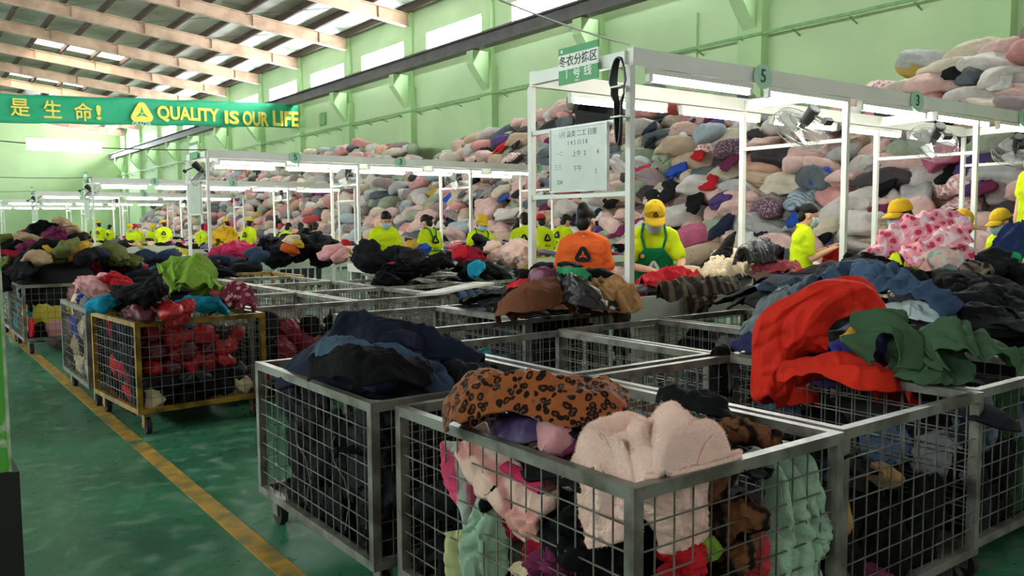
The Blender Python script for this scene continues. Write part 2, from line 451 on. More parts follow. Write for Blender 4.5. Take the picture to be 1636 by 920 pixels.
# right wall with clerestory windows
PIL = [7.7+5.65*k for k in range(-2, 14)]
wb = MB(); wb.box((WX, YB, 0), (WX+.3, YE, 8.2)); wb.box((WX, YB, 9.0), (WX+.3, YE, ZE+.1))
m_pane = emis('window_daylight', '#f4fbff', WIN_E)
m_wframe = mat('window_frame_paint', '#cfd8cc', .5)
edges = [YB]
nwin = 0
for y in PIL:
    if y > YE-5: break
    a, c = y+.65, y+4.45
    if a < YB: continue
    wb.box((WX, edges[-1], 8.2), (WX+.3, a, 9.0)); edges.append(c)
    nwin += 1
    wr = struct(empty('window_%d' % nwin, (WX+.12, a, 8.2)))
    MB().box((0, .03, .03), (.02, c-a-.03, .77)).build('pane', m_pane, wr)
    fr = MB(); W_ = c-a
    fr.box((-.02, 0, 0), (.05, W_, .03)); fr.box((-.02, 0, .77), (.05, W_, .8)); fr.box((-.02, 0, .03), (.05, .03, .77)); fr.box((-.02, W_-.03, .03), (.05, W_, .77))
    fr.build('window_frame', m_wframe, wr)
wb.box((WX, edges[-1], 8.2), (WX+.3, YE, 9.0))
wall_r = struct(wb.build('wall_right', m_wall))
m_beam = mat('crane_beam_steel', '#5d5a58', .6, var=.15, scale=2)
me_p = MB().box((-.28, -.36, 0), (0, .36, 7.0)).box((-.16, -.18, 7.0), (0, .18, 10.0)).mesh('pilaster')
me_c = MB().poly([(-.28, -.2, 7.48), (-.95, -.2, 7.48), (-.95, -.2, 7.02), (-.55, -.2, 6.5), (-.28, -.2, 6.2)], (0, .4, 0)).mesh('corbel')
for y in PIL:
    if y < YB+.5: continue
    obj('pilaster', me_p, m_pil, wall_r, loc=(WX, y, 0)); obj('corbel', me_c, m_pil, wall_r, loc=(WX, y, 0))
cb = MB(); cb.box((WX-1.0, YB, 7.5), (WX-.62, YE, 7.55)); cb.box((WX-.84, YB, 7.55), (WX-.78, YE, 7.92)); cb.box((WX-1.0, YB, 7.92), (WX-.62, YE, 7.98)); cb.box((WX-.84, YB, 7.98), (WX-.78, YE, 8.04))
struct(cb.build('trim_1', m_beam)); bpy.data.objects['trim_1']['label'] = 'grey steel crane runway beam along the green wall'
m_tray = mat('tray_paint', '#7fae72', .6)
tr = MB(); tr.box((WX-.34, YB, 6.0), (WX-.29, YE, 6.07))
for k in range(60):
    y = YB+.7+1.45*k
    if y < YE: tr.bar((WX-.3, y, 5.98), (WX, y, 5.86), .03, .03)
struct(tr.build('trim_2', m_tray)); bpy.data.objects['trim_2']['label'] = 'green painted cable rail running along the wall'
MB().box((WX-.12, 38.6, 6.35), (WX, 39.2, 6.95)).build('junction_box', m_tray, wall_r)
MB().box((WX-.08, 15.2, 5.6), (WX, 16.6, 7.0)).build('blocked_opening', m_wall, wall_r)

# far end wall, left wall
we = MB(); ztop = lambda x: ZE+SLOPE*(WX-abs(x))
we.box((-17.5, YE, 0), (17.8, YE+.3, 8.05)); we.box((-17.5, YE, 8.05), (10, YE+.3, 9.1)); we.box((16, YE, 8.05), (17.8, YE+.3, 9.1))
we.add([(-17.5, YE, 9.1), (17.8, YE, 9.1), (17.8, YE, ZE+.1), (0, YE, ztop(0)+.1), (-17.5, YE, ZE+.1)], [(0, 1, 2, 3, 4)])
wall_b = struct(we.build('wall_back', m_wall))
wr = struct(empty('window_%d' % (nwin+1), (10, YE+.12, 8.05)))
MB().box((.04, 0, .04), (5.96, .02, 1.01)).build('pane', m_pane, wr)
fr = MB(); fr.box((0, -.03, 0), (6, .05, .04)); fr.box((0, -.03, 1.01), (6, .05, 1.05)); fr.box((0, -.03, .04), (.04, .05, 1.01)); fr.box((5.96, -.03, .04), (6, .05, 1.01))
fr.build('window_frame', m_wframe, wr)
wl = MB(); wl.box((-17.8, YB, 0), (-17.5, YE, 8.2)); wl.box((-17.8, YB, 9.0), (-17.5, YE, ZE+.1)); edges = [YB]
for y in PIL:
    if y > YE-5: break
    a, c = y+.65, y+4.45
    if a < YB: continue
    wl.box((-17.8, edges[-1], 8.2), (-17.5, a, 9.0)); edges.append(c); nwin += 1
    wr = struct(empty('window_%d' % (nwin+1), (-17.64, a, 8.2)))
    MB().box((0, .03, .03), (.02, c-a-.03, .77)).build('pane', m_pane, wr)
wl.box((-17.8, edges[-1], 8.2), (-17.5, YE, 9.0))
struct(wl.build('wall_left', m_wall))

# roof
m_sheet, nt, b = new_mat('roof_sheet'); L = nt.links.new
tc = N(nt, 'ShaderNodeTexCoord'); wv = N(nt, 'ShaderNodeTexWave'); wv.bands_direction = 'Y'; wv.inputs['Scale'].default_value = 1.6
L(tc.outputs['Object'], wv.inputs['Vector'])
nz = N(nt, 'ShaderNodeTexNoise'); nz.inputs['Scale'].default_value = .35; nz.inputs['Detail'].default_value = 5; L(tc.outputs['Object'], nz.inputs['Vector'])
r = ramp(nt, [(.35, lin('#8d938c')), (.65, lin('#cfd3cc'))]); L(nz.outputs[0], r.inputs[0]); L(r.outputs[0], b.inputs['Base Color'])
bp = N(nt, 'ShaderNodeBump'); bp.inputs['Strength'].default_value = .5; bp.inputs['Distance'].default_value = .03
L(wv.outputs[0], bp.inputs['Height']); L(bp.outputs[0], b.inputs['Normal']); b.inputs['Roughness'].default_value = .45
rf = MB()
for s in (1, -1):
    V = [(s*17.9, YB, ztop(17.9)), (0, YB, ztop(0)), (0, YE, ztop(0)), (s*17.9, YE, ztop(17.9))]
    V2 = [(x, y, z+.06) for x, y, z in V]
    rf.add(V+V2, [(0, 1, 2, 3), (7, 6, 5, 4), (0, 4, 5, 1), (1, 5, 6, 2), (2, 6, 7, 3), (3, 7, 4, 0)])
roof = struct(rf.build('ceiling', m_sheet))
m_purl = mat('purlin_steel', '#4a382e', .7, var=.15, scale=1)
m_raft = mat('rafter_paint', '#c9ab92', .6, var=.12, scale=1.3, col2='#a98a72')
for s in (1, -1):
    for k in range(12):
        x = 17.2-1.5*k
        z = ztop(x)
        MB().box((s*x-.06, YB, z-.26), (s*x+.06, YE, z-.0)).build('purlin', m_purl, roof)
for y in PIL:
    if y < YB+.5 or y > YE: continue
    for s in (1, -1):
        r_ = MB()
        for (dz0, dz1, hw) in ((-.30, -.26, .13), (-.74, -.30, .03), (-.78, -.74, .13)):
            x0, x1 = 17.42, .0
            V = []
            for x in (x0, x1):
                ex = .12*(x-9)/8 if False else 0
                V += [(s*x, y-hw, ztop(x)+dz0-ex), (s*x, y+hw, ztop(x)+dz0-ex), (s*x, y+hw, ztop(x)+dz1-ex), (s*x, y-hw, ztop(x)+dz1-ex)]
            r_.add(V, [(0, 1, 2, 3), (7, 6, 5, 4), (0, 4, 5, 1), (1, 5, 6, 2), (2, 6, 7, 3), (3, 7, 4, 0)])
        for k in range(6):
            x = 16-3*k
            r_.bar((s*x, y-.02, ztop(x)-.76), (s*x, y+.75, ztop(x)-.2), .035, .035)
            r_.box((s*x-.01, y-.12, ztop(x)-.74), (s*x+.01, y+.12, ztop(x)-.3))
        r_.build('rafter', m_raft, roof)
    if y < YE-6:
        rd = MB()
        for x in (15.7, 12.7, 9.7, 6.7, 3.7):
            rd.cyl((x, y, ztop(x)-.32), (x-3, y+5.65, ztop(x-3)-.32), .012, 5)
        rd.build('brace_rod', m_beam, roof)
m_rl = emis('rooflight_daylight', '#fff3d8', ROOFLIGHT_E)
def roof_hit(px, py):
    d = ray(px, py); t = (ZE-.02+SLOPE*WX-CAM_H)/(d[2]+SLOPE*d[0]); return t*d[0], t*d[1]
for px, py, w_, l_ in ((90, 71, 1.4, 1.6), (139, 81, 1.4, 1.6), (187, 91, 1.4, 1.6), (38, 120, 1.4, 1.2), (82, 128, 1.4, 1.2), (122, 135, 1.4, 1.2)):
    x, y = roof_hit(px, py); k = round((17.2-.75-x)/1.5); x = 17.2-.75-1.5*k
    V = [(x+w_/2, y-l_/2), (x-w_/2, y-l_/2), (x-w_/2, y+l_/2), (x+w_/2, y+l_/2)]
    MB().add([(a, c, ztop(a)-.012) for a, c in V]+[(a, c, ztop(a)-.03) for a, c in V], [(0, 1, 2, 3), (7, 6, 5, 4), (0, 4, 5, 1), (1, 5, 6, 2), (2, 6, 7, 3), (3, 7, 4, 0)]).build('rooflight', m_rl, roof)

# gate pillar close to the camera on the left
m_door, nt, b = new_mat('chipped_green_paint'); L = nt.links.new
tc = N(nt, 'ShaderNodeTexCoord'); nz = N(nt, 'ShaderNodeTexNoise'); nz.inputs['Scale'].default_value = 14; nz.inputs['Detail'].default_value = 6
L(tc.outputs['Object'], nz.inputs['Vector'])
r = ramp(nt, [(.60, lin('#55ad3e')), (.68, lin('#d6d9c8'))]); L(nz.outputs[0], r.inputs[0]); L(r.outputs[0], b.inputs['Base Color']); b.inputs['Roughness'].default_value = .7
pr = struct(empty('trim_3', (-.12, 2.36, 0))); pr['label'] = 'green painted gate pillar with chipped edge and black base'
MB().box((-.3, 0, .9), (.335, .4, 4.4)).build('pillar_shaft', m_door, pr)
MB().box((-.32, -.015, 0), (.352, .42, .9)).build('pillar_base', mat('black_base_paint', '#0d0f0e', .6), pr)
MB().box((.331, -.003, .9), (.338, .006, 4.4)).build('chipped_edge', mat('plaster_edge', '#c9cdbf', .9, col2='#5a9a48', scale=18), pr)

# ================================================================== BANNER, WIRES
bY = 41.2
m_ban = mat('banner_cloth', '#12a06a', .7, var=.12, scale=2.5, col2='#2f9d78')
bx0, bx1 = -6.0, 17.1
nb = 60; V = []; Fc = []
zt_l = lambda x: 7.55-.05*(17.1-x)*(1-.0*(x))+.0
def bz(x):
    a = pt(0, 150, 1); 
    return 7.02+(7.62-7.02)*(x-4.1)/13.0
for i in range(nb+1):
    x = bx0+(bx1-bx0)*i/nb
    for j in range(7):
        v = j/6
        V.append((x, .05*math.sin(x*1.3+v*4)+.03*math.sin(x*4.1+v*9), bz(x)-1.20*v+.015*math.sin(x*2.2)))
for i in range(nb):
    for j in range(6): a = i*7+j; Fc.append((a, a+1, a+8, a+7))
bn = empty('banner', (0, bY, 0)); tag(bn, 'long green banner with yellow lettering strung high across the hall', 'banner')
bo = obj('banner_cloth', mesh_from('banner_cloth', V, Fc, True), m_ban, bn)
sm = bo.modifiers.new('s', 'SOLIDIFY'); sm.thickness = .01
m_btxt = mat('banner_yellow_print', '#e8d95c', .7, var=.06)
def btext(body, pxl, pxr, pyc, hpx, off=.02, m=m_btxt, nm='lettering'):
    d = ray((pxl+pxr)/2, pyc); t = bY/d[1]
    xc, zc = t*d[0], CAM_H+t*d[2]
    xl = ray(pxl, pyc); xr = ray(pxr, pyc); wid = bY/xr[1]*xr[0]-bY/xl[1]*xl[0]
    me = text_mesh(body, 1.0, extrude=.004, offset=off)
    xs = [v.co.x for v in me.vertices]; ys = [v.co.y for v in me.vertices]
    sx = wid/(max(xs)-min(xs)); hh = hpx*t*1.0/F_PX; sy = hh/(max(ys)-min(ys)); mx = (max(xs)+min(xs))/2; my = (max(ys)+min(ys))/2
    for v in me.vertices: v.co = ((v.co.x-mx)*sx, (v.co.y-my)*sy, v.co.z)
    o = obj(nm, me, m, bn, loc=(xc, -.1, zc), rot=(pi/2, 0, 0)); sh = .025
    o.matrix_local = Matrix.Translation((xc, -.1, zc)) @ Matrix(((1, 0, 0, 0), (0, 0, -1, 0), (.035, 1, 0, 0), (0, 0, 0, 1)))
    return o
btext('是', 16, 47, 172, 28, .012); btext('生', 69, 98, 175, 28, .012); btext('命', 118, 147, 179, 29, .012); btext('!', 153, 161, 180, 23, .02)
btext('QUALITY', 252, 350, 184, 25, .035); btext('IS', 358, 381, 188, 21, .035); btext('OUR', 387, 428, 190, 23, .035); btext('LIFE', 435, 476, 190, 24, .035)
btext('GRACER', 211, 241, 198, 6, .012, mat('banner_white_print', '#cfe0c8', .7))
# rounded triangle emblem
def rtri(r, n=8):
    P = []
    for k in range(3):
        a = pi/2+k*2*pi/3; c = (math.cos(a)*r*.62, math.sin(a)*r*.62)
        for i in range(n+1):
            t_ = a-pi/3+2*pi/3*i/n; P.append((c[0]+math.cos(t_)*r*.42, c[1]+math.sin(t_)*r*.42))
    return P
def emblem(parent, scale, origin, axx, axz, nrm, m_out, m_in, name='emblem'):
    """rounded triangle badge with three dark blades"""
    O = Vector(origin); ax = Vector(axx); az = Vector(axz); nn = Vector(nrm)
    tp = lambda p, e=0: O+ax*p[0]*scale+az*p[1]*scale+nn*e
    e = MB().poly([tp(p) for p in rtri(1.0)][::-1], nn*.004).build(name, m_out, parent)
    g = MB()
    for k in range(3):
        a = pi/2+k*2*pi/3; R2 = lambda x, y: (x*math.cos(a-pi/2)-y*math.sin(a-pi/2), x*math.sin(a-pi/2)+y*math.cos(a-pi/2))
        g.poly([tp(R2(*p), .004) for p in ((0, .62), (.14, .12), (0, .04), (-.14, .12))], nn*.003)
    g.build(name+'_blades', m_in, e)
    return e
d = ray(226, 182); t = bY/d[1]
emblem(bn, .50, (t*d[0], -.1, CAM_H+t*d[2]), (1, 0, .035), (0, 0, 1), (0, -1, 0), m_btxt, m_ban)
m_wire = mat('black_wire', '#1c1d1c', .6)
def wire(name, p, q, sag, label, r=.008, group=None, mw=None):
    P = [Vector(p).lerp(Vector(q), i/16)-Vector((0, 0, sag*4*(i/16)*(1-i/16))) for i in range(17)]
    o = MB().tube([v-P[0] for v in P], r, 5).build(name, mw or m_wire, loc=P[0])
    return tag(o, label, 'wire', group)

# ================================================================== GANTRIES
m_white = mat('white_gantry_paint', '#dcdfd6', .45, var=.05, scale=2)
m_tube = emis('tube_glow', '#fff9ee', TUBE_E)
m_plate = mat('plate_green', '#9fd0b2', .5, var=.04)
m_dark = mat('dark_print', '#1f3a30', .6)
GX = [4.52, 7.38, 10.0, 12.25]
GYS = [4.58, 14.9, 25.0, 35.6, 46.5, 58.0]
GW, GH = 1.2, 2.8
def gantry(Y, label):
    g = empty('lighting_gantry', (GX[0], Y, 0)); tag(g, label, 'gantry')
    L_ = GX[-1]-GX[0]
    for j, yy in enumerate((0, GW)):
        MB().box((.0, yy-.03, GH-.13), (L_, yy+.03, GH)).build('beam', m_white, g)
        for x in GX: MB().box((x-GX[0]-.025, yy-.026, 0), (x-GX[0]+.025, yy+.026, GH-.135)).build('post', m_white, g)
    for i, x in enumerate(GX):
        for z in ((2.27, 1.72) if i == 0 else (2.27,)):
            MB().box((x-GX[0]-.015, .027, z-.018), (x-GX[0]+.015, GW-.027, z+.018)).build('crossbar', m_white, g)
        MB().box((x-GX[0]-.03, .031, GH-.12), (x-GX[0]+.03, GW-.031, GH-.02)).build('tie_beam', m_white, g)
    return g
# prototype tube light
tl = empty('tube_light'); MB().box((-.62, -.028, .03), (.62, .028, .07)).build('housing', m_white, tl)
MB().cyl((-.58, 0, 0), (.58, 0, 0), .022, 8).build('tube', m_tube, tl)
for s in (-1, 1): MB().box((s*.6-.02, -.022, -.022), (s*.6+.02, .022, .03)).build('end_cap', m_white, tl)
tl_used = False
def tube_light(x, y, z, label, group):
    global tl_used
    o = tl if not tl_used else copy_tree(tl); tl_used = True
    o.location = (x, y, z); return tag(o, label, 'light', group)
# fan prototype: faces +y, tilted later
m_fanw = mat('fan_wire_metal', '#8b8f8e', .4, .6); m_black = mat('black_plastic', '#151617', .4)
m_blade = mat('fan_blade', '#b9c0bd', .3, .3)
fan0 = empty('tilted_fan'); cg = MB(); Rf = .29
for r_, y_ in ((Rf, 0), (Rf*.93, .06), (Rf*.93, -.06), (Rf*.55, .075), (Rf*.55, -.075), (.06, .085)):
    cg.tube([(r_*math.cos(a), y_, r_*math.sin(a)) for a in np.linspace(0, 2*pi, 36, endpoint=False)], .0045, 4, True)
for k in range(48):
    a = 2*pi*k/48
    for s in (1, -1):
        cg.tube([(.05*math.cos(a), s*.085, .05*math.sin(a)), (Rf*.55*math.cos(a+.1), s*.075, Rf*.55*math.sin(a+.1)), (Rf*.93*math.cos(a+.2), s*.06, Rf*.93*math.sin(a+.2)), (Rf*math.cos(a+.22), 0, Rf*math.sin(a+.22))], .0016, 3)
cg.build('fan_guard', m_fanw, fan0)
for k in range(3):
    a = 2*pi*k/3; V = []
    for r_, w0, w1 in ((.04, -.25, .25), (.13, -.5, .42), (.22, -.5, .36), (.255, -.28, .2)):
        for ww, yy in ((w0, -.03), (w1, .03)):
            V.append((r_*math.cos(a+ww), yy, r_*math.sin(a+ww)))
    V2 = [(x, y+.004, z) for x, y, z in V]
    MB().add(V+V2, [(0, 1, 3, 2), (2, 3, 5, 4), (4, 5, 7, 6), (10, 11, 9, 8), (12, 13, 11, 10), (14, 15, 13, 12)]).build('fan_blade', m_blade, fan0)
mo = MB().cyl((0, -.25, 0), (0, -.06, 0), .065, 16, .05).cyl((0, -.06, 0), (0, .05, 0), .035, 12).build('fan_motor', m_black, fan0)
MB().cyl((0, -.262, 0), (0, -.25, 0), .058, 16).build('motor_cap', m_fanw, mo)
MB().bar((0, -.2, -.04), (0, -.26, -.2), .03, .02).box((-.05, -.29, -.24), (.05, -.23, -.19)).build('fan_bracket', m_black, fan0)
fan_used = False
def fan(x, y, z, rz, tilt, label, group=None):
    global fan_used
    o = fan0 if not fan_used else copy_tree(fan0); fan_used = True
    o.location = (x, y, z); o.rotation_euler = (tilt, 0, rz); return tag(o, label, 'fan', group)
def plate(x, y, z, num, label, group=None):
    o = empty('number_plate', (x, y, z)); tag(o, label, 'sign', group)
    MB().poly([(.125*math.cos(a), 0, .105*math.sin(a)) for a in np.linspace(0, 2*pi, 28, endpoint=False)], (0, .006, 0)).build('plate', m_plate, o)
    obj('numeral', text_mesh(num, .16, extrude=.002, offset=.001), m_dark, o, loc=(0, -.003, 0), rot=(pi/2, 0, 0))
    return o
GL = ['whiteboard', 'second', 'third', 'fourth', 'fifth', 'sixth']
LN = ['first', 'second', 'third', 'fourth', 'fifth', 'sixth']
for i, Y in enumerate(GYS):
    gantry(Y, ['white steel lighting gantry carrying the hanging sign and whiteboard', 'white steel lighting gantry behind the packed cage block, second from the whiteboard',
               'white steel lighting gantry third from the whiteboard', 'white steel lighting gantry fourth from the whiteboard',
               'white steel lighting gantry fifth from the whiteboard', 'white steel lighting gantry nearest the end wall'][i])
    for j, yy in enumerate((-.0, GW)):
        for k in range(5):
            x = GX[0]+.8+j*.25+1.45*k
            tube_light(x, Y+yy, GH-.21, 'lit tube light, %s from the sign end under the %s beam of the %s gantry' % (LN[k], ('front', 'rear')[j], GL[i]), 'tube lights under the gantry beams')
    if i < 4:
        for x, num in zip((6.05, 8.6, 11.1) if i == 0 else (6.1, 8.3, 11.8), '531'):
            plate(x, Y-.045, GH-.07, num, 'oval green plate with numeral %s on the %s gantry' % ({'5': 'five', '3': 'three', '1': 'one'}[num], GL[i]))
    for q_, x in enumerate((7.38, 10.0, 12.2) if i == 0 else (4.62, 7.38, 10.0)):
        if i < 4: fan(x, Y+.5, 2.42, -.64+((.5, .0, -.3)[q_] if i == 0 else (-1.3, .4, .2)[q_]), -.8, 'black and wire guard fan tilted down on the %s gantry' % GL[i], 'fans on the %s gantry' % LN[i])
wire('overhead_wire', (4.52, 4.58, 2.82), pt(780, -8, 5.2), .02, 'pale overhead wire rising from the top of the whiteboard gantry', .007, mw=m_white)
for i in (1, 2, 3):
    wire('overhead_wire', (4.52, GYS[i], 2.8), (-4.5, GYS[i]-1, 3.6), .35, 'thin black wire sagging leftward from the %s gantry' % GL[i])
MB_ = MB
# whiteboard
wbd = empty('whiteboard', (4.47, 5.11, 1.76)); tag(wbd, 'whiteboard with faint handwriting hung in the gantry end frame', 'whiteboard')
MB().box((-.012, -.335, 0), (.008, .335, .5)).build('board', mat('whiteboard_face', '#c5cfc4', .3, var=.03), wbd)
fr = MB(); fr.box((-.018, -.345, -.01), (.012, .345, .004)); fr.box((-.018, -.345, .5), (.012, .345, .512)); fr.box((-.018, -.347, .004), (.012, -.336, .5)); fr.box((-.018, .336, .004), (.012, .347, .5))
fr.build('board_frame', mat('aluminium', '#b9bdb8', .4, .5), wbd)
m_ink = mat('marker_ink', '#7d8882', .6)
for (yy, zz, tx, s) in ((.2, .45, '1月 品类 二工 日期', .055), (-.0, .38, '1 4 5 13 3 8', .05), (.22, .30, '一二', .045), (-.02, .29, '上午  2', .055), (-.24, .29, '4', .05), (.24, .19, '三三', .05), (0., .17, '下午', .055), (-.22, .14, '5', .05), (.22, .07, '234', .05)):
    if yy == .2: yy = 0.
    o = obj('handwriting', text_mesh(tx, s, extrude=.0005), m_ink, wbd, loc=(-.0135, yy, zz))
    o.rotation_euler = (pi/2, 0, -pi/2)
# hanging sign
sg = empty('hanging_sign', (4.45, 5.09, 2.61)); tag(sg, 'green and white hanging line sign with Chinese characters above the whiteboard', 'sign')
m_sgreen = mat('sign_green', '#1f8f48', .45, var=.04); m_swhite = mat('sign_white', '#dfe4da', .45, var=.03)
MB().box((-.006, -.235, 0), (.006, .235, .115)).build('green_panel', m_sgreen, sg)
MB().box((-.006, -.235, .115), (.006, .235, .235)).build('white_panel', m_swhite, sg)
MB().box((-.006, -.235, .235), (.006, .235, .29)).build('header_strip', m_sgreen, sg)
for tx, s, zz, mm, of in (('冬衣分拣区', .092, .175, mat('sign_black', '#20241f', .5), .0008), ('Line 1', .028, .018, m_swhite, .0005)):
    o = obj('lettering', text_mesh(tx, s, extrude=.001, offset=of), mm, sg, loc=(-.008, 0, zz)); o.rotation_euler = (pi/2, 0, -pi/2)
for ch_, yy in (('1', .13), ('号', .01), ('线', -.12)):
    o = obj('lettering', text_mesh(ch_, .095, extrude=.001, offset=.0015), m_swhite, sg, loc=(-.008, yy, .073)); o.rotation_euler = (pi/2, 0, -pi/2)
MB().box((-.009, .18, .252), (-.006, .205, .275)).build('emblem', m_swhite, sg)
MB().bar((0, -.19, .29), (.04, -.19, .19), .004, .004).build('hanger', m_black, sg)
# further hanging signs
for i in (1, 2, 3):
    s2 = copy_tree(sg); s2.location = (4.45, GYS[i]+.55, 2.68)
    for ch in list(s2.children):
        if ch.name.startswith(('lettering', 'emblem')): bpy.data.objects.remove(ch)
    tag(s2, 'small green and white hanging sign on the %s gantry' % GL[i], 'sign')
    b2 = empty('notice_board', (4.47, GYS[i]+.6, 1.7)); tag(b2, 'pale notice board in the end frame of the %s gantry' % GL[i], 'notice board')
    MB().box((-.01, -.33, 0), (.01, .33, .56)).build('board', mat('notice_face', '#aab5a4', .5, var=.06), b2)
    MB().box((-.015, -.34, .56), (.015, .34, .58)).build('board_frame', m_white, b2); MB().box((-.015, -.34, -.02), (.015, .34, 0)).build('board_frame', m_white, b2)
# coiled cable and black wrap on the first post
cc = empty('coiled_cable', (4.5, 4.58, 2.7)); tag(cc, 'black cable coiled in long loops on the end post beside the hanging sign', 'cable')
for k in range(5):
    a = .05+.012*k; P = []
    for i in range(40):
        u = 2*pi*i/40; zz = -.30+.32*math.cos(u); P.append((-.06-.008*k, .02+(a if zz > -.25 else a*.5)*math.sin(u)*(1 if zz > -.2 else .7), zz))
    MB().tube(P, .007, 5, True).build('cable_loop', m_black, cc)
for z in (-.2, -.42): MB().box((-.11, -.03, z), (-.03, .08, z+.012)).build('cable_tie', m_white, cc)
bw = MB(); rg = random.Random(4)
for k in range(26):
    z = .02+k*.036; r_ = .062+.012*math.sin(k*1.9); bw.cyl((0, 0, z), (rg.uniform(-.01, .01), rg.uniform(-.01, .01), z+.042), r_, 10, r_*.93)
tag(bw.build('post_padding', m_black, loc=(4.44, 4.58, 0)), 'black padding wrapped round the foot of the post under the cable coil', 'padding')

# ================================================================== SORTING TABLES
m_tbl = mat('table_white_board', '#cdd3c4', .5, var=.05, scale=3)
def table(x0, x1, y0, y1, z, label, group=None, bh=.24):
    t_ = empty('sorting_table', ((x0+x1)/2, (y0+y1)/2, 0)); tag(t_, label, 'table', group)
    hx, hy = (x1-x0)/2, (y1-y0)/2
    MB().box((-hx, -hy, z-.12), (hx, hy, z-.08)).build('table_top', m_tbl, t_)
    MB().box((-hx, -hy-.02, z-bh), (hx, -hy, z)).build('front_board', m_tbl, t_)
    MB().box((-hx, hy, z-.24), (hx, hy+.02, z)).build('rear_board', m_tbl, t_)
    for s in (-1, 1): MB().box((s*hx-.01, -hy, z-bh), (s*hx+.01, hy, z)).build('end_board', m_tbl, t_)
    n_ = max(2, int((x1-x0)/2.4)+1)
    for i in range(n_):
        for s in (-1, 1):
            x = -hx+.05+(2*hx-.1)*i/(n_-1); MB().box((x-.03, s*(hy-.04)-.03, 0), (x+.03, s*(hy-.04)+.03, z-.12)).build('leg', m_tbl, t_)
    if y0 < 5: MB().box((-hx+.1, -hy+.02, .05), (-hx+1.0, -hy+.04, z-.24)).build('side_panel', m_tbl, t_)
    return t_
TABLES = []
for i, Y in enumerate(GYS[:5]):
    a = [(4.62, 11.8, Y+.07, Y+.55), (5.2, 11.6, Y+1.35, Y+2.2)]
    if i: a.append((5.5, 11.4, Y-4.0, Y-3.4))
    for j, (x0, x1, y0, y1) in enumerate(a):
        table(x0, x1, y0, y1, .92 if j != 1 else .86, 'long white sorting table heaped with clothes %s the %s gantry' % (('under', 'behind', 'well before')[j], GL[i]), bh=.24 if j == 0 else .12)
        TABLES.append((i, j, x0, x1, y0, y1, .84 if j != 1 else .78))
# ================================================================== CAGE TROLLEYS
def steel(name, col, rust):
    if name in MATS: return MATS[name]
    m, nt, b = new_mat(name); L = nt.links.new; tc = N(nt, 'ShaderNodeTexCoord')
    n1 = N(nt, 'ShaderNodeTexNoise'); n1.inputs['Scale'].default_value = 9; n1.inputs['Detail'].default_value = 6; L(tc.outputs['Object'], n1.inputs['Vector'])
    r = ramp(nt, [(.38, lin(rust)), (.58, lin(col))]); L(n1.outputs[0], r.inputs[0]); L(r.outputs[0], b.inputs['Base Color'])
    b.inputs['Metallic'].default_value = .3; b.inputs['Roughness'].default_value = .4
    MATS[name] = m; return m
m_cage = steel('galvanised_steel', '#7f7f76', '#59544b')
m_cagew = steel('wire_steel', '#7b7b73', '#56514a')
m_yel = steel('yellow_cage_paint', '#a07c22', '#5f4a1c')
m_rub = mat('caster_rubber', '#1a1a1a', .8)
CW, CL, CT, CB_ = .96, 1.25, .82, .16
def cage_proto(mfr, mwr):
    g = empty('cage_trolley'); hx, hy = CW/2, CL/2; s_ = .036
    def frame(z, nm):
        b_ = MB()
        for sx in (-1, 1): b_.box((sx*(hx-s_/2)-s_/2, -hy, z-s_), (sx*(hx-s_/2)+s_/2, hy, z))
        for sy in (-1, 1): b_.box((-hx+s_, sy*(hy-s_/2)-s_/2, z-s_), (hx-s_, sy*(hy-s_/2)+s_/2, z))
        b_.build(nm, mfr, g)
    frame(CT, 'top_frame'); frame(CB_+s_, 'bottom_frame')
    for sx in (-1, 1):
        for sy in (-1, 1):
            MB().box((sx*(hx-s_/2)-s_/2, sy*(hy-s_/2)-s_/2, CB_+s_), (sx*(hx-s_/2)+s_/2, sy*(hy-s_/2)+s_/2, CT-s_)).build('post', mfr, g)
            cx_, cy_ = sx*(hx-.08), sy*(hy-.08)
            f_ = MB().box((cx_-.04, cy_-.04, CB_-.012), (cx_+.04, cy_+.04, CB_)).box((cx_-.028, cy_-.03, .05), (cx_-.02, cy_+.03, CB_-.012)).box((cx_+.02, cy_-.03, .05), (cx_+.028, cy_+.03, CB_-.012)).build('caster', mfr, g)
            MB().cyl((cx_-.018, cy_, .06), (cx_+.018, cy_, .06), .06, 14).build('wheel', m_rub, f_)
    MB().box((-hx+.03, -hy+.03, CB_+.002), (hx-.03, hy-.03, CB_+.012)).build('base_sheet', mfr, g)
    d = .0040
    for ax in (0, 1):
        for s in (-1, 1):
            b_ = MB(); hl = (hy if ax == 0 else hx); off = s*((hx if ax == 0 else hy)-s_/2)
            n_ = int(round((2*hl-.04)/.078))
            for k in range(1, n_):
                u = -hl+.02+(2*hl-.04)*k/n_
                p = (off, u) if ax == 0 else (u, off)
                b_.box((p[0]-d/2, p[1]-d/2, CB_+.03), (p[0]+d/2, p[1]+d/2, CT-.03))
            nz_ = 8
            for k in range(1, nz_):
                z = CB_+.036+(CT-CB_-.072)*k/nz_; o2 = off+d*s*.9
                if ax == 0: b_.box((o2-d/2, -hl+.03, z-d/2), (o2+d/2, hl-.03, z+d/2))
                else: b_.box((-hl+.03, o2-d/2, z-d/2), (hl-.03, o2+d/2, z+d/2))
            b_.build('mesh_panel', mwr, g)
    return g
cg0 = cage_proto(m_cage, m_cagew); cgy = cage_proto(m_yel, m_cagew)
used = {}
def cage(x0, x1, y0, y1, label, group=None, proto=None, rz=0.):
    p = proto or cg0
    o = p if p.name not in used else copy_tree(p); used[p.name] = 1
    o.location = ((x0+x1)/2, (y0+y1)/2, 0); o.scale = ((x1-x0)/CW, (y1-y0)/CL, 1); o.rotation_euler = (0, 0, rz)
    tag(o, label, 'cage trolley', group); return (x0, x1, y0, y1)

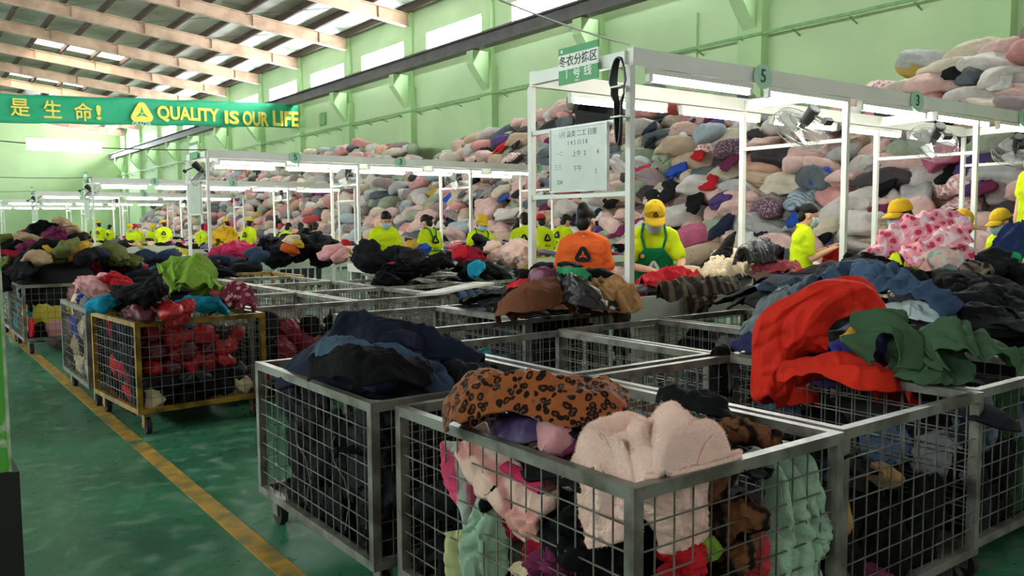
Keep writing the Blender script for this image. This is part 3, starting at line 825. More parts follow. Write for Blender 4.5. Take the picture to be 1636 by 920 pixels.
cA = cage(1.44, 2.40, 2.84, 4.09, 'grey wire mesh cage trolley heaped with dark blue and black denim')
cB = cage(1.50, 2.45, 1.50, 2.76, 'grey wire mesh cage trolley holding the pink fleece and leopard print fleece')
cC = cage(2.48, 3.46, 1.52, 2.78, 'grey wire mesh cage trolley half full of black clothes beside the pink fleece cage')
cD = cage(3.49, 4.45, 1.55, 2.80, 'grey wire mesh cage trolley with the red jacket and green jackets on top')
cD2 = cage(4.48, 5.44, 1.58, 2.83, 'grey wire mesh cage trolley with black jackets next to the red jacket cage')
cE = cage(2.45, 3.41, 2.84, 4.08, 'nearly empty grey wire mesh cage trolley between the denim cage and the black post padding')
cG = cage(3.44, 4.36, 2.88, 4.13, 'nearly empty grey wire mesh cage trolley in front of the white table end')
cG2 = cage(4.40, 5.36, 2.92, 4.17, 'grey wire mesh cage trolley heaped with blue jeans in front of the first sorting table')
cG3 = cage(5.40, 6.36, 2.92, 4.17, 'grey wire mesh cage trolley heaped high under the pink flowered blanket')
cH = cage(2.70, 3.63, 4.68, 5.93, 'nearly empty grey wire mesh cage trolley beside the brown garment heap')
cK = cage(3.66, 4.44, 4.72, 5.93, 'grey wire mesh cage trolley heaped with brown, red and black clothes below the whiteboard')
cY = cage(1.32, 2.29, 6.32, 7.42, 'yellow framed wire mesh cage trolley packed with red puffer jackets', proto=cgy, rz=.08)
cY2 = cage(1.27, 2.25, 7.55, 8.80, 'grey wire mesh cage trolley of mixed clothes just behind the yellow framed cage')
cF = cage(1.22, 2.20, 11.15, 12.45, 'grey wire mesh cage trolley under the big heap of olive sacks by the aisle')
cF2 = cage(1.22, 2.20, 12.55, 13.85, 'grey wire mesh cage trolley behind the olive sack heap by the aisle')
cI = cage(2.36, 3.30, 6.80, 8.05, 'grey wire mesh cage trolley of dark clothes directly beside the yellow framed cage')
grp = 'empty cages of the packed block'
lab = 'empty grey wire mesh cage trolley in the packed block in front of the second gantry'
EMP = []
for ix, x in enumerate((2.36, 3.34, 4.32, 5.30, 6.28)):
    for iy, y in enumerate((6.82, 8.12, 9.42)):
        if (ix, iy) in ((0, 0), (3, 0), (4, 0)): continue
        if (ix, iy) == (2, 2): continue
        if (ix, iy) in ((2, 1), (3, 1)): EMP.append(cage(x, x+.95, y, y+1.26, 'grey wire mesh cage trolley under the long heap of black clothes', 'cages under the black heap')); continue
        EMP.append(cage(x, x+.95, y, y+1.26, lab, grp))
cYb = cage(3.55, 4.5, 10.75, 11.9, 'yellow framed empty wire mesh cage trolley in front of the second gantry end post', proto=cgy)
cDk = cage(2.4, 3.4, 10.75, 11.95, 'grey wire mesh cage trolley of dark clothes beside the empty yellow cage')
for y in (13.3, 17.4, 18.7, 20.0, 21.3):
    for x in (2.4, 3.4, 4.4, 5.4):
        if y < 14 and x > 3: continue
        EMP.append(cage(x, x+.95, y, y+1.26, 'empty grey wire mesh cage trolley in the far block beyond the second gantry', 'far block cages'))

# ================================================================== GARMENTS
GCOUNT = [0]
COLN = {'black': '#0a0a0c', 'charcoal': '#1c1d20', 'navy': '#1b2238', 'dark denim': '#1f2c3f', 'blue denim': '#2a3a50', 'grey': '#6b6e70', 'white': '#cfcfc8', 'cream': '#d8c6a2',
        'beige': '#b39a78', 'brown': '#6a452c', 'tan': '#a9824f', 'red': '#b8202a', 'crimson': '#8c1428', 'maroon': '#5c1528', 'hot pink': '#c8305e', 'pink': '#e0a3a6', 'pale pink': '#efcabb',
        'purple': '#4d3a6e', 'plum': '#6a2748', 'teal': '#1f8c96', 'turquoise': '#1f8fae', 'blue': '#2c4fa8', 'green': '#2f8a5a', 'dark green': '#2c4630', 'olive': '#6b6f3c', 'lime green': '#7fae3a',
        'mint': '#9dbfa4', 'orange': '#d9622a', 'mustard': '#c19a36', 'yellow': '#d6c44a', 'lilac': '#9a8fb8', 'slate': '#36434f'}
def fab(name, pattern='plain', col2=None): return fabric(COLN[name], pattern, col2)
PEND = []
def place_garment(me, material, loc, rot, scale, color, where, name='crumpled_garment', kind='garment', R=None, lab=None):
    PEND.append((me, material, tuple(loc), scale or (1, 1, 1), R, color, where)); GCOUNT[0] += 1
def hero(name, label, cat, material, meshes, locs):
    o = obj(name, meshes[0], material, None, loc=locs[0]); tag(o, label, cat)
    for me, l in zip(meshes[1:], locs[1:]):
        c_ = obj('fold', me, material, o, loc=tuple(np.array(l)-np.array(locs[0])))
    return o
def strip(path, widths, thicks, seed, **k): return strip_mesh(path, widths, thicks, seed, **k), path[0]
def S(name, label, cat, material, path, widths, thicks, seed, **k):
    me, l = strip(path, widths, thicks, seed, **k); return hero(name, label, cat, material, [me], [l])
def SH(name, label, cat, material, hf, c, L_, W_, rot, seed, **k):
    return hero(name, label, cat, material, [sheet_mesh(hf, c, L_, W_, rot, seed, **k)], [c])

def basis(n, spin):
    n = Vector(n).normalized(); a = n.orthogonal().normalized(); b_ = n.cross(a)
    x = a*math.cos(spin)+b_*math.sin(spin); y = n.cross(x)
    return Matrix((x, y, n)).transposed()
def pack_core(c, z1, color, label, z0=.19, pad=.1, seed=0):
    """the clothes packed inside, below and behind the ones that can be told apart"""
    V, Fc = ico(4); P = np.sign(V)*np.abs(V)**.45
    hx, hy, hz = (c[1]-c[0])/2-pad, (c[3]-c[2])/2-pad, (z1-z0)/2
    Q = P*np.array([hx, hy, hz]); Q = Q+V*(.05*(folds(Q, seed+3, 16.)-.5))[:, None]
    o = obj('packed_clothes', mesh_from('packed_clothes', Q, Fc, True), fab(color), loc=((c[0]+c[1])/2, (c[2]+c[3])/2, (z0+z1)/2))
    tag(o, label, 'clothes'); o['kind'] = 'stuff'; return o
LOD = {}
def face_fill(c, face, z0, z1, pal, seed, where, a=.15, b=.105, d=.1, hi=True, inset=.085, kinds=('cloth',), u0=0., u1=1.):
    rg = random.Random(seed); z = z0+b*.7; row = 0
    lo, hi_ = (c[2], c[3]) if face[0] == 'X' else (c[0], c[1])
    lo, hi_ = lo+(hi_-lo)*u0+.1, lo+(hi_-lo)*u1-.1
    while z < z1-.03:
        u = lo+rg.uniform(0, a*.6)
        while u < hi_:
            e = pal[rg.randrange(len(pal))] if not callable(pal) else pal(u, z, rg)
            color, pat = (e, 'plain') if isinstance(e, str) else e[:2]
            col2 = e[2] if not isinstance(e, str) and len(e) > 2 else None
            n = {'X-': (-1, 0, 0), 'Y-': (0, -1, 0)}[face]
            loc = (c[0]+inset, u, z+rg.uniform(-.02, .02)) if face == 'X-' else (u, c[2]+inset, z+rg.uniform(-.02, .02))
            R = basis(n, rg.uniform(0, 6.28)); s = rg.uniform(.85, 1.2)
            kd = 'puffer' if pat == 'puffer' else 'cloth'
            place_garment(crumple(rg.randrange(8), hi, kd), fab(color, pat, col2), loc, None, (a*s, b*s*1.25, d*rg.uniform(.8, 1.1)), color, where, R=R)
            u += a*rg.uniform(1.25, 1.7)
        z += b*rg.uniform(1.35, 1.7); row += 1
def heap_top(c, hf, pal, n, seed, where, L_=(.2, .32), W_=(.13, .22), amp=.03, k=16, lobes=2, ext=.0, nr=18, nt=48, thick=.015):
    rg = random.Random(seed)
    for i in range(n):
        x = rg.uniform(c[0]+.15-ext, c[1]-.15+ext); y = rg.uniform(c[2]+.18-ext, c[3]-.18+ext)
        e = pal[rg.randrange(len(pal))]; color, pat = (e, 'plain') if isinstance(e, str) else e[:2]
        col2 = e[2] if not isinstance(e, str) and len(e) > 2 else None
        z = float(hf(np.array([x]), np.array([y]))[0])
        me = sheet_mesh(hf, (x, y, z), rg.uniform(*L_), rg.uniform(*W_), rg.uniform(0, 3.14), seed*31+i, amp=amp*rg.uniform(.8, 1.4), k=k, lobes=lobes, off=.012*i/ max(1, n/6), nr=nr, nt=nt, thick=thick, droop=.05, edge=.22)
        place_garment(me, fab(color, pat, col2), (x, y, z), None, None, color, where)
def lumps(pts, pal, seed, where, a=.16, b=.13, d=.12, hi=True, tilt=.5):
    rg = random.Random(seed)
    for p in pts:
        e = pal[rg.randrange(len(pal))]; color, pat = (e, 'plain') if isinstance(e, str) else e[:2]
        col2 = e[2] if not isinstance(e, str) and len(e) > 2 else None
        R = basis((rg.uniform(-tilt, tilt), rg.uniform(-tilt, tilt), 1), rg.uniform(0, 6.28)); s = rg.uniform(.8, 1.25)
        place_garment(crumple(rg.randrange(8), hi, 'puffer' if pat == 'puffer' else 'cloth'), fab(color, pat, col2), p, None, (a*s, b*s, d*s*1.7), color, where, R=R)
def gauss(x, y, cx, cy, sx, sy): return np.exp(-((x-cx)/sx)**2-((y-cy)/sy)**2)

# ---- cage A: denim
W = 'in the denim cage'
pack_core(cA, .55, 'black', 'black clothes packed in the bottom of the denim cage', seed=3)
face_fill(cA, 'X-', .19, .80, ['black', 'black', 'charcoal', 'black'], 11, W+' against the wire', a=.17, b=.12, d=.12, inset=.075, u1=.95)
face_fill(cA, 'Y-', .19, .62, ['black', 'charcoal'], 12, W+' against the wire', a=.19, b=.13)
hA = lambda x, y: .60+.34*gauss(x, y, 1.74, 3.72, .30, .34)+.20*gauss(x, y, 2.15, 3.45, .28, .30)
heap_top(cA, hA, ['black', 'charcoal', ('dark denim', 'denim', '#2a3a50'), 'black'], 7, 13, W+' top layer')
SH('denim_jacket', 'dark navy denim jacket humped over the top of the denim cage', 'jacket', fabric('#121726', 'denim', '#1a2134'), lambda x, y: hA(x, y)+.05, (1.90, 3.58, 1.0), .52, .30, -.55, 21, amp=.03, k=15, nr=40, nt=110, thick=.02, lobes=2)
S('denim_sleeve', 'dark navy jeans leg sloping down on the denim cage', 'jeans', fabric('#121726', 'denim', '#1a2134'), [pz(540, 520, 1.03), pz(610, 530, 1.01), pz(690, 550, .95), pz(768, 580, .87)], [.12, .14, .12, .075], [.05, .055, .05, .035], 22, amp=.012)
S('black_trousers', 'black trousers leg lying across the front of the denim cage', 'trousers', fab('black'), [pz(505, 590, .88), pz(560, 578, .93), pz(630, 590, .91), pz(692, 598, .88)], [.07, .13, .12, .09], [.05, .06, .05, .04], 23)
S('blue_jeans', 'mid blue jeans leg peeking out under the black trousers', 'jeans', fab('blue denim', 'denim', '#3f5570'), [pz(520, 570, .90), pz(610, 575, .92), pz(690, 605, .85), pz(712, 640, .75)], [.06, .10, .09, .08], [.04, .05, .05, .04], 24)
S('teal_jeans', 'dull teal denim garment between the jeans in the denim cage', 'jeans', fab('slate', 'denim', '#4a6075'), [pz(505, 560, .94), pz(545, 555, .97), pz(590, 570, .95)], [.05, .09, .08], [.03, .04, .03], 25)
lumps([pz(770, 605, .80), pz(735, 615, .80)], ['charcoal', 'slate'], 26, W+' right end', a=.13)
for k_, (x, y) in enumerate(((1.455, 3.6), (1.455, 3.2))):
    P = [(x-.0, y-.12*i/8+.05*math.sin(i*.9), .62-.36*i/8+.02*math.sin(i*2.1)) for i in range(9)]
    o = MB().tube([tuple(np.array(p)-np.array(P[0])) for p in P], .0022, 5).build('drawstring', mat('drawstring_grey', '#6f716d', .8), loc=P[0])
    tag(o, 'grey drawstring hanging against the wire of the denim cage', 'drawstring', 'drawstrings on the denim cage')

# ---- cage B: pink fleece, leopard
W = 'in the pink fleece cage'
pack_core((1.75, 2.45, 1.5, 2.5), .62, 'charcoal', 'clothes packed in the middle of the pink fleece cage', seed=5)
hB = lambda x, y: .70+.10*gauss(x, y, 1.75, 2.35, .4, .35)+.12*gauss(x, y, 1.80, 1.75, .26, .24)
heap_top((1.6, 2.4, 1.55, 2.6), hB, ['black', 'navy', ('plum', 'plain'), 'charcoal', 'brown', 'black'], 8, 31, W+' top layer')
lumps([(1.62, 2.45, .3), (1.62, 2.2, .25), (1.7, 2.6, .45), (1.65, 2.62, .25)], ['black', 'charcoal'], 32, W+' near the back corner', a=.17)
fl = fabric('#ffdccd', 'fleece')
def PXY(L_, z=.9): return [pz(x, y, z) for x, y in L_]
c_ = (*pz(1042, 697, .89)[:2], .86)
hP = lambda x, y: .815+.08*gauss(x, y, *pz(1050, 672, .93)[:2], .17, .14)
def in_cage(X, Y, Z):
    X = np.where(X < 1.60, 1.555+.045*np.exp(np.minimum(0, X-1.60)/.045), X)
    Z = np.where(Y < 1.545, np.maximum(Z, .835+.3*(1.545-Y)*0), Z); Y = np.where(Y < 1.56, 1.50+.06*np.exp(np.minimum(0, Y-1.56)/.06), Y)
    return X, Y, Z
me = ridge_sheet(c_, -.64, .285, .185, hP, [
    (PXY([(900, 735), (935, 700), (962, 680), (1016, 662), (1055, 664), (1085, 685), (1075, 750)], .91), .085, .034),
    (PXY([(947, 740), (972, 705), (995, 710), (1008, 760)], .89), .06, .022),
    (PXY([(1072, 754), (1093, 730), (1139, 697), (1168, 710), (1174, 740), (1120, 757), (1085, 762)], .88), .07, .028),
    (PXY([(1089, 672), (1128, 674), (1142, 692)], .91), .065, .03),
    (PXY([(1030, 695), (1047, 748)], .89), .055, .022)], nx=240, ny=190, drop=.09, seed=41, amp=.004, k=20, fleece=.0014, clampf=in_cage)
fo = hero('fleece_jacket', 'fluffy pale pink fleece bundled on the near corner of its cage', 'fleece', fl, [me], [c_])
fz = obj('fuzz', fuzz_mesh(me, 30000, .005, 3), fl, fo); fz['kind'] = 'stuff'
ms = []; ls = []
for path, wd, th_, sd in (([(1.62, 1.78, .86), (1.580, 1.72, .76), (1.575, 1.66, .60)], [.10, .15, .09], [.03, .035, .03], 46), ([(1.70, 1.62, .86), (1.74, 1.575, .74), (1.76, 1.58, .58)], [.12, .15, .09], [.03, .035, .03], 47)):
    me, l = strip(path, wd, th_, sd, n=110, m=90, amp=.012, fleece=.0016, up=(-1, 0, .2) if sd == 46 else (0, -1, .2)); ms.append(me); ls.append(l)
fo = hero('fleece_lining', 'pale pink fleece flap hanging inside the wire at the near corner', 'fleece', fl, ms, ls)
for me, l in zip(ms, ls): fz = obj('fuzz', fuzz_mesh(me, 6000, .005, 4), fl, fo, loc=tuple(np.array(l)-np.array(ls[0]))); fz['kind'] = 'stuff'
leo = fabric('#97542a', 'leopard', '#140a07')
S('leopard_fleece', 'orange leopard print fleece draped along the back of the pink fleece cage', 'fleece', leo, [pz(728, 668, .84), pz(760, 640, .92), pz(830, 633, .95), pz(905, 640, .94), pz(985, 645, .92)], [.07, .14, .15, .11, .06], [.06, .075, .06, .05, .04], 51, amp=.016, n=100, m=56)
S('leopard_sleeve', 'rolled leopard print sleeve beside the pink fleece', 'sleeve', leo, [pz(935, 690, .86), pz(945, 662, .90), pz(965, 650, .92), pz(990, 640, .92)], [.03, .045, .045, .03], [.03, .04, .04, .03], 52, amp=.01)
S('dark_purple_garment', 'dark purple shiny garment under the leopard print fleece', 'garment', fab('purple', 'puffer'), [pz(805, 690, .80), pz(850, 680, .84), pz(905, 672, .86), pz(930, 690, .84)], [.06, .09, .08, .05], [.04, .05, .045, .03], 53)
S('black_plush_strip', 'black plush collar lying over the rear rail of the pink fleece cage', 'garment', fab('black'), [pz(1055, 632, .86), pz(1100, 637, .88), pz(1145, 650, .88), pz(1158, 668, .84)], [.05, .06, .06, .04], [.025, .03, .03, .02], 54, fleece=.0006)
lumps([pz(1175, 685, .83), pz(1205, 695, .82), pz(1232, 706, .80)], [('brown', 'stripe', '#120b08')], 55, W+' striped plush by the rear rail', a=.065, b=.055, d=.05)
S('pink_sleeve', 'salmon pink rolled sleeve under the leopard fleece', 'sleeve', fab('pink'), [pz(838, 715, .78), pz(860, 697, .82), pz(888, 700, .83), pz(890, 725, .78)], [.03, .045, .045, .03], [.03, .04, .04, .03], 56)
# garments against the left wire of B
xw = 1.565
S('trimmed_jumper', 'white jumper with hot pink trim pressed against the wire', 'jumper', fabric('#d9b8a8', 'stripe', '#c98c84'), [(xw, 2.36, .74), (xw-.01, 2.22, .66), (xw, 2.05, .60), (xw, 1.92, .58)], [.09, .10, .11, .10], [.035, .045, .045, .04], 61, up=(-1, 0, 0), amp=.012)
S('trim_band', 'hot pink trim band of clothing against the wire', 'garment', fab('hot pink'), [(xw-.03, 2.12, .73), (xw-.03, 2.02, .715), (xw-.03, 1.92, .70)], [.02, .022, .02], [.012, .014, .012], 62, up=(-1, 0, 0), amp=.003)
S('pink_edge', 'hot pink and white scarf hanging at the far end of the wire', 'scarf', fabric('#c9486c', 'stripe', '#b9c4bc'), [(xw, 2.44, .74), (xw-.01, 2.42, .62), (xw, 2.36, .50), (xw+.01, 2.33, .38)], [.05, .06, .055, .035], [.025, .03, .03, .02], 63, up=(-1, 0, 0))
S('pale_green_hood', 'pale green hooded top hanging in the pink fleece cage', 'hoodie', fab('mint'), [(xw+.01, 2.26, .60), (xw, 2.24, .48), (xw, 2.26, .36), (xw+.02, 2.3, .22)], [.05, .09, .12, .11], [.04, .05, .055, .05], 64, up=(-1, 0, 0), amp=.018)
S('yellow_green_top', 'pale yellow green jersey at the bottom of the pink fleece cage', 'jersey', fabric('#b9bf8a', 'plain'), [(xw, 2.42, .42), (xw-.01, 2.36, .34), (xw, 2.3, .24)], [.08, .10, .08], [.04, .05, .04], 65, up=(-1, 0, 0), amp=.016)
S('cream_fleece', 'cream fleece coat pressed against the wire below the pink fleece', 'coat', fab('cream', 'fleece'), [(xw, 2.02, .44), (xw-.005, 1.96, .34), (xw, 1.92, .22)], [.10, .14, .12], [.045, .05, .045], 66, up=(-1, 0, 0), amp=.02, fleece=.002)
S('fleece_coat', 'cream fleece coat at the near corner post', 'coat', fab('cream', 'fleece'), [(xw, 1.72, .46), (xw, 1.68, .34), (xw, 1.64, .22)], [.08, .11, .10], [.045, .05, .045], 67, up=(-1, 0, 0), amp=.02, fleece=.002)
lumps([(xw+.01, 2.1, .53), (xw+.02, 1.98, .50)], [('crimson', 'plain')], 68, W+' behind the front wire', a=.08, b=.06, d=.07)
lumps([(xw+.05, 1.9, .54), (xw+.05, 1.76, .52), (xw+.05, 1.84, .62), (xw+.06, 2.2, .6)], ['black'], 69, W+' behind the front wire', a=.13, b=.1, d=.1)
lumps([(xw+.01, 1.83, .33)], ['red'], 70, W+' below the cream fleece', a=.06, b=.06, d=.06)
lumps([(xw+.01, 1.88, .48), (1.62, 1.60, .40)], ['plum'], 71, W+' behind the corner post', a=.12, b=.08, d=.08)
# against the side wire of B
yw = 1.57
ms = []; ls = []
for q, dx in enumerate((0, .075, .15)):
    me, l = strip([(2.12+dx, yw+.06, .80-.02*q), (2.18+dx, yw, .70), (2.2+dx, yw-.005, .50), (2.2+dx, yw, .24)], [.03, .05, .06, .06], [.03, .04, .045, .04], 72+q, up=(0, -1, 0), amp=.012); ms.append(me); ls.append(l)
hero('towelling_robe', 'mint green towelling robe hanging in folds inside the side wire', 'robe', fab('mint', 'fleece'), ms, ls)
lumps([(1.78, yw, .56), (1.74, yw, .50)], ['red'], 75, W+' inside the side wire', a=.08, b=.07, d=.06)
lumps([(1.86, yw, .55)], ['lime green'], 76, W+' inside the side wire', a=.06, b=.06, d=.06)
lumps([(1.72, yw, .36), (1.66, yw, .28), (1.84, yw, .3)], ['plum'], 77, W+' inside the side wire', a=.13, b=.1, d=.08)
for k_, p in enumerate(((1.92, yw+.02, .72), (1.97, yw, .62), (2.0, yw+.01, .5), (1.95, yw, .4))):
    lumps([p], [('brown', 'stripe', '#17100c')], 78+k_, W+' striped like fur', a=.10, b=.09, d=.08)
S('red_sleeve', 'coral red sleeve beside the mint robe', 'sleeve', fabric('#b83a44'), [(2.06, yw, .58), (2.08, yw-.01, .46), (2.07, yw, .34)], [.03, .045, .04], [.025, .03, .03], 83, up=(0, -1, 0))
lumps([(2.40, yw+.02, .52), (2.38, yw+.01, .44)], ['mint'], 84, W+' by the side post', a=.09, b=.08, d=.07)
lumps([(1.92, yw, .24), (2.1, yw+.02, .24), (1.8, yw+.02, .2)], ['cream', 'beige'], 85, W+' low by the side wire', a=.12, b=.1, d=.08)

# ---- cage C, E, G: black clothes low down
W = 'in the half full cage'
pack_core(cC, .36, 'black', 'black clothes packed in the half full cage', seed=7)
face_fill(cC, 'Y-', .19, .50, ['black', 'black', 'charcoal'], 91, W, a=.2, b=.14)
hC = lambda x, y: .42+.1*gauss(x, y, 2.9, 2.3, .4, .4)
heap_top(cC, hC, ['black', 'charcoal', 'black', 'navy'], 6, 92, W+' top layer')
S('fur_lined_boot', 'tan fur lined cuff among the black clothes', 'garment', fab('tan', 'fleece'), [(2.78, 1.60, .62), (2.86, 1.59, .58), (2.92, 1.58, .55)], [.03, .05, .04], [.03, .04, .03], 93, up=(0, -1, 0))
S('tan_hood', 'tan hood lining hanging beside the cage post', 'hood', fab('tan'), [(2.56, 1.60, .60), (2.57, 1.58, .50), (2.6, 1.6, .42)], [.05, .08, .05], [.03, .04, .03], 94, up=(0, -1, 0))
lumps([(2.62, 1.62, .27), (2.7, 1.6, .2)], ['plum'], 95, W+' low by the wire', a=.1)
lumps([(2.6, 1.7, .68), (2.68, 1.75, .66)], [('slate', 'denim')], 96, W+' near the left wire', a=.1)
for c__, sd, nm in ((cE, 101, 'in the cage beside the denim cage'), (cG, 102, 'in the cage before the table end'), (cH, 103, 'in the cage beside the brown heap')):
    hh = lambda x, y: .26+.05*np.sin(x*5)+.05*np.sin(y*4)
    heap_top(c__, hh, ['black', 'charcoal', ('slate', 'denim'), 'brown'], 6, sd, nm, L_=(.25, .36), W_=(.18, .26))
S('hung_black_garment', 'black garment hung over the shared corner of the two nearly empty cages', 'garment', fab('black'), [(3.42, 2.80, .60), (3.42, 2.80, .74), (3.42, 2.80, .835), (3.43, 2.86, .78)], [.05, .055, .05, .04], [.035, .035, .035, .02], 104, up=(-1, 0, 0))
lumps([(2.86, 4.9, .55), (3.0, 4.8, .5), (2.95, 4.85, .42)], ['mustard'], 105, 'in the cage beside the brown heap', a=.15)
lumps([(3.3, 4.85, .55), (3.35, 4.8, .42), (3.48, 4.85, .5)], ['teal'], 106, 'in the cage beside the brown heap', a=.17)

# ---- cage D: red jacket, green jackets
W = 'in the red jacket cage'
pack_core(cD, .55, 'charcoal', 'clothes packed in the bottom of the red jacket cage', seed=9)
face_fill(cD, 'X-', .19, .55, ['black', 'charcoal', 'grey', 'black', ('slate', 'denim')], 111, W+' left side', a=.17, b=.12)
face_fill(cD, 'Y-', .19, .80, lambda u, z, rg: (rg.choice(['black', 'dark green', 'charcoal']) if z < .6 else rg.choice([('slate', 'denim', '#8fa0b4'), ('slate', 'denim', '#8fa0b4'), 'dark green'])), 112, W+' front wire', a=.17, b=.12)
hD = lambda x, y: .66+.26*gauss(x, y, 3.95, 2.35, .42, .42)
heap_top(cD, hD, ['black', 'navy', 'purple', ('slate', 'denim'), 'charcoal'], 7, 113, W+' under the red jacket')
red = fabric('#d9301f')
ms = []; ls = []
for path, wd, th_, sd, up in (
        ([pz(1232, 640, .66), pz(1240, 600, .76), pz(1262, 545, .93), pz(1305, 500, 1.08), pz(1358, 487, 1.12), pz(1415, 508, 1.06), pz(1468, 545, .94)], [.09, .15, .16, .14, .11, .08, .05], [.05, .05, .045, .04, .035, .03, .02], 114, (-.6, -.75, .55)),
        ([pz(1262, 600, .80), pz(1330, 590, .85), pz(1400, 605, .82), pz(1460, 640, .68), pz(1510, 645, .64)], [.10, .14, .12, .09, .05], [.04, .05, .045, .04, .03], 115, (0, 0, 1)),
        ([pz(1225, 625, .7), pz(1245, 635, .66), pz(1300, 640, .62)], [.05, .08, .07], [.04, .05, .04], 116, (0, 0, 1))):
    me, l = strip(path, wd, th_, sd, amp=.022, k=15, n=110, m=60, up=up); ms.append(me); ls.append(l)
hero('red_jacket', 'bright red jacket arching over the top of its cage and down the wire', 'jacket', red, ms, ls)
gj = fabric('#3f5a40')
S('green_jacket', 'dark green canvas jacket bunched up inside the red jacket arch', 'jacket', gj, [pz(1365, 575, .90), pz(1400, 540, 1.0), pz(1425, 545, .99), pz(1450, 590, .87)], [.05, .09, .09, .06], [.04, .05, .05, .04], 117, amp=.034, k=26)
S('green_coat', 'dark green canvas coat spread over the end of the red jacket cage', 'coat', gj, [pz(1470, 590, .87), pz(1515, 556, .97), pz(1560, 560, .97), pz(1650, 590, .90)], [.08, .11, .11, .09], [.04, .05, .05, .04], 118, amp=.036, k=24)
S('green_hem', 'crumpled dark green sleeve below the canvas coat', 'sleeve', gj, [pz(1440, 590, .86), pz(1480, 590, .88), pz(1540, 608, .84)], [.06, .08, .06], [.04, .04, .03], 119, amp=.03, k=26)
S('purple_shirt', 'blue purple lined garment inside the red jacket arch', 'garment', fabric('#34357a'), [pz(1330, 560, .93), pz(1390, 545, .97), pz(1450, 548, .95), pz(1490, 565, .92)], [.06, .09, .08, .05], [.03, .04, .04, .03], 120)
S('mustard_cuff', 'mustard yellow cuff poking out inside the red jacket arch', 'garment', fab('mustard'), [pz(1335, 545, .98), pz(1360, 538, 1.0), pz(1380, 528, 1.02)], [.02, .03, .015], [.015, .02, .01], 121)
S('navy_hood', 'navy garment hanging off the corner of the red jacket cage', 'garment', fabric('#2a3052'), [pz(1185, 555, .84), pz(1215, 548, .88), pz(1250, 560, .86)], [.05, .09, .06], [.04, .05, .04], 122, amp=.02)
lumps([pz(1262, 505, .95), pz(1290, 500, .95)], ['black'], 123, W+' beside the red jacket', a=.10, d=.07)

# ---- cage D2, G2, G3: blacks, jeans, blanket
W = 'in the black jacket cage'
pack_core(cD2, .70, 'black', 'black clothes packed in the black jacket cage', seed=11)
face_fill(cD2, 'Y-', .19, .8, ['dark green', 'black', 'charcoal', 'mint', ('slate', 'denim')], 131, W+' front wire', a=.18, b=.13)
hD2 = lambda x, y: .78+.16*gauss(x, y, 5.0, 2.3, .5, .5)
heap_top(cD2, hD2, ['black', 'charcoal', 'black'], 7, 132, W+' top layer')
W = 'in the blue jeans cage'
pack_core(cG2, .75, 'charcoal', 'clothes packed in the blue jeans cage', seed=13)
hG2 = lambda x, y: .80+.26*gauss(x, y, 4.95, 3.5, .42, .5)
heap_top((4.6, 5.4, 2.95, 4.0), hG2, ['black', ('slate', 'denim'), 'charcoal', ('dark denim', 'denim', '#33475e')], 9, 133, W+' top layer', L_=(.2, .32))
face_fill(cG2, 'X-', .3, .8, ['black', 'charcoal', 'grey', ('slate', 'denim')], 134, W+' left wire', a=.18, b=.13)
jn = lambda s: fab('blue denim', 'denim', s)
S('blue_jeans', 'mid blue jeans leg arching over the top of the jeans heap', 'jeans', jn('#465e78'), [pz(1310, 460, 1.08), pz(1370, 438, 1.16), pz(1440, 455, 1.12), pz(1490, 480, 1.04), pz(1528, 505, .96)], [.12, .16, .15, .13, .10], [.05, .06, .06, .05, .04], 135, amp=.025, k=18)
S('blue_jeans', 'slate blue jeans leg crumpled down the side of the jeans heap', 'jeans', fab('slate', 'denim', '#526272'), [pz(1330, 450, 1.10), pz(1290, 475, 1.02), pz(1262, 505, .92), pz(1250, 530, .84)], [.12, .15, .14, .10], [.05, .06, .06, .05], 136, amp=.03, k=18)
S('grey_denim_shirt', 'grey denim shirt hanging off the end of the jeans heap', 'shirt', fabric('#5b6468', 'denim', '#7f8a8c'), [pz(1262, 470, 1.02), pz(1240, 490, .97), pz(1222, 515, .88), pz(1225, 545, .78)], [.08, .12, .12, .09], [.04, .05, .05, .04], 137, amp=.025)
S('black_cap_brim', 'black garment with white edge on the end of the jeans heap', 'garment', fab('black'), [pz(1175, 482, .92), pz(1205, 478, .96), pz(1235, 485, .95)], [.05, .09, .06], [.02, .03, .02], 138)
S('stonewashed_jeans', 'pale stonewashed jeans waistband on the jeans heap', 'jeans', fabric('#7f95a3', 'denim', '#b3bdb4'), [pz(1420, 500, .96), pz(1460, 495, .98), pz(1500, 510, .94), pz(1525, 520, .9)], [.08, .1, .09, .07], [.03, .04, .04, .03], 139)
W = 'in the cage under the flowered blanket'
pack_core(cG3, .92, 'black', 'dark clothes packed under the flowered blanket', seed=15)
hG3 = lambda x, y: .96+.20*gauss(x, y, 5.95, 3.55, .45, .5)
heap_top(cG3, hG3, ['black', 'charcoal', 'black', 'charcoal'], 9, 141, W, L_=(.25, .4))
face_fill(cG3, 'Y-', .8, 1.1, ['black', 'charcoal', ('grey', 'dots', '#cfcfcf')], 142, W+' front', a=.2, b=.15)
flo = fabric('#e79aa8', 'floral', '#c23a5a')
ms = []; ls = []
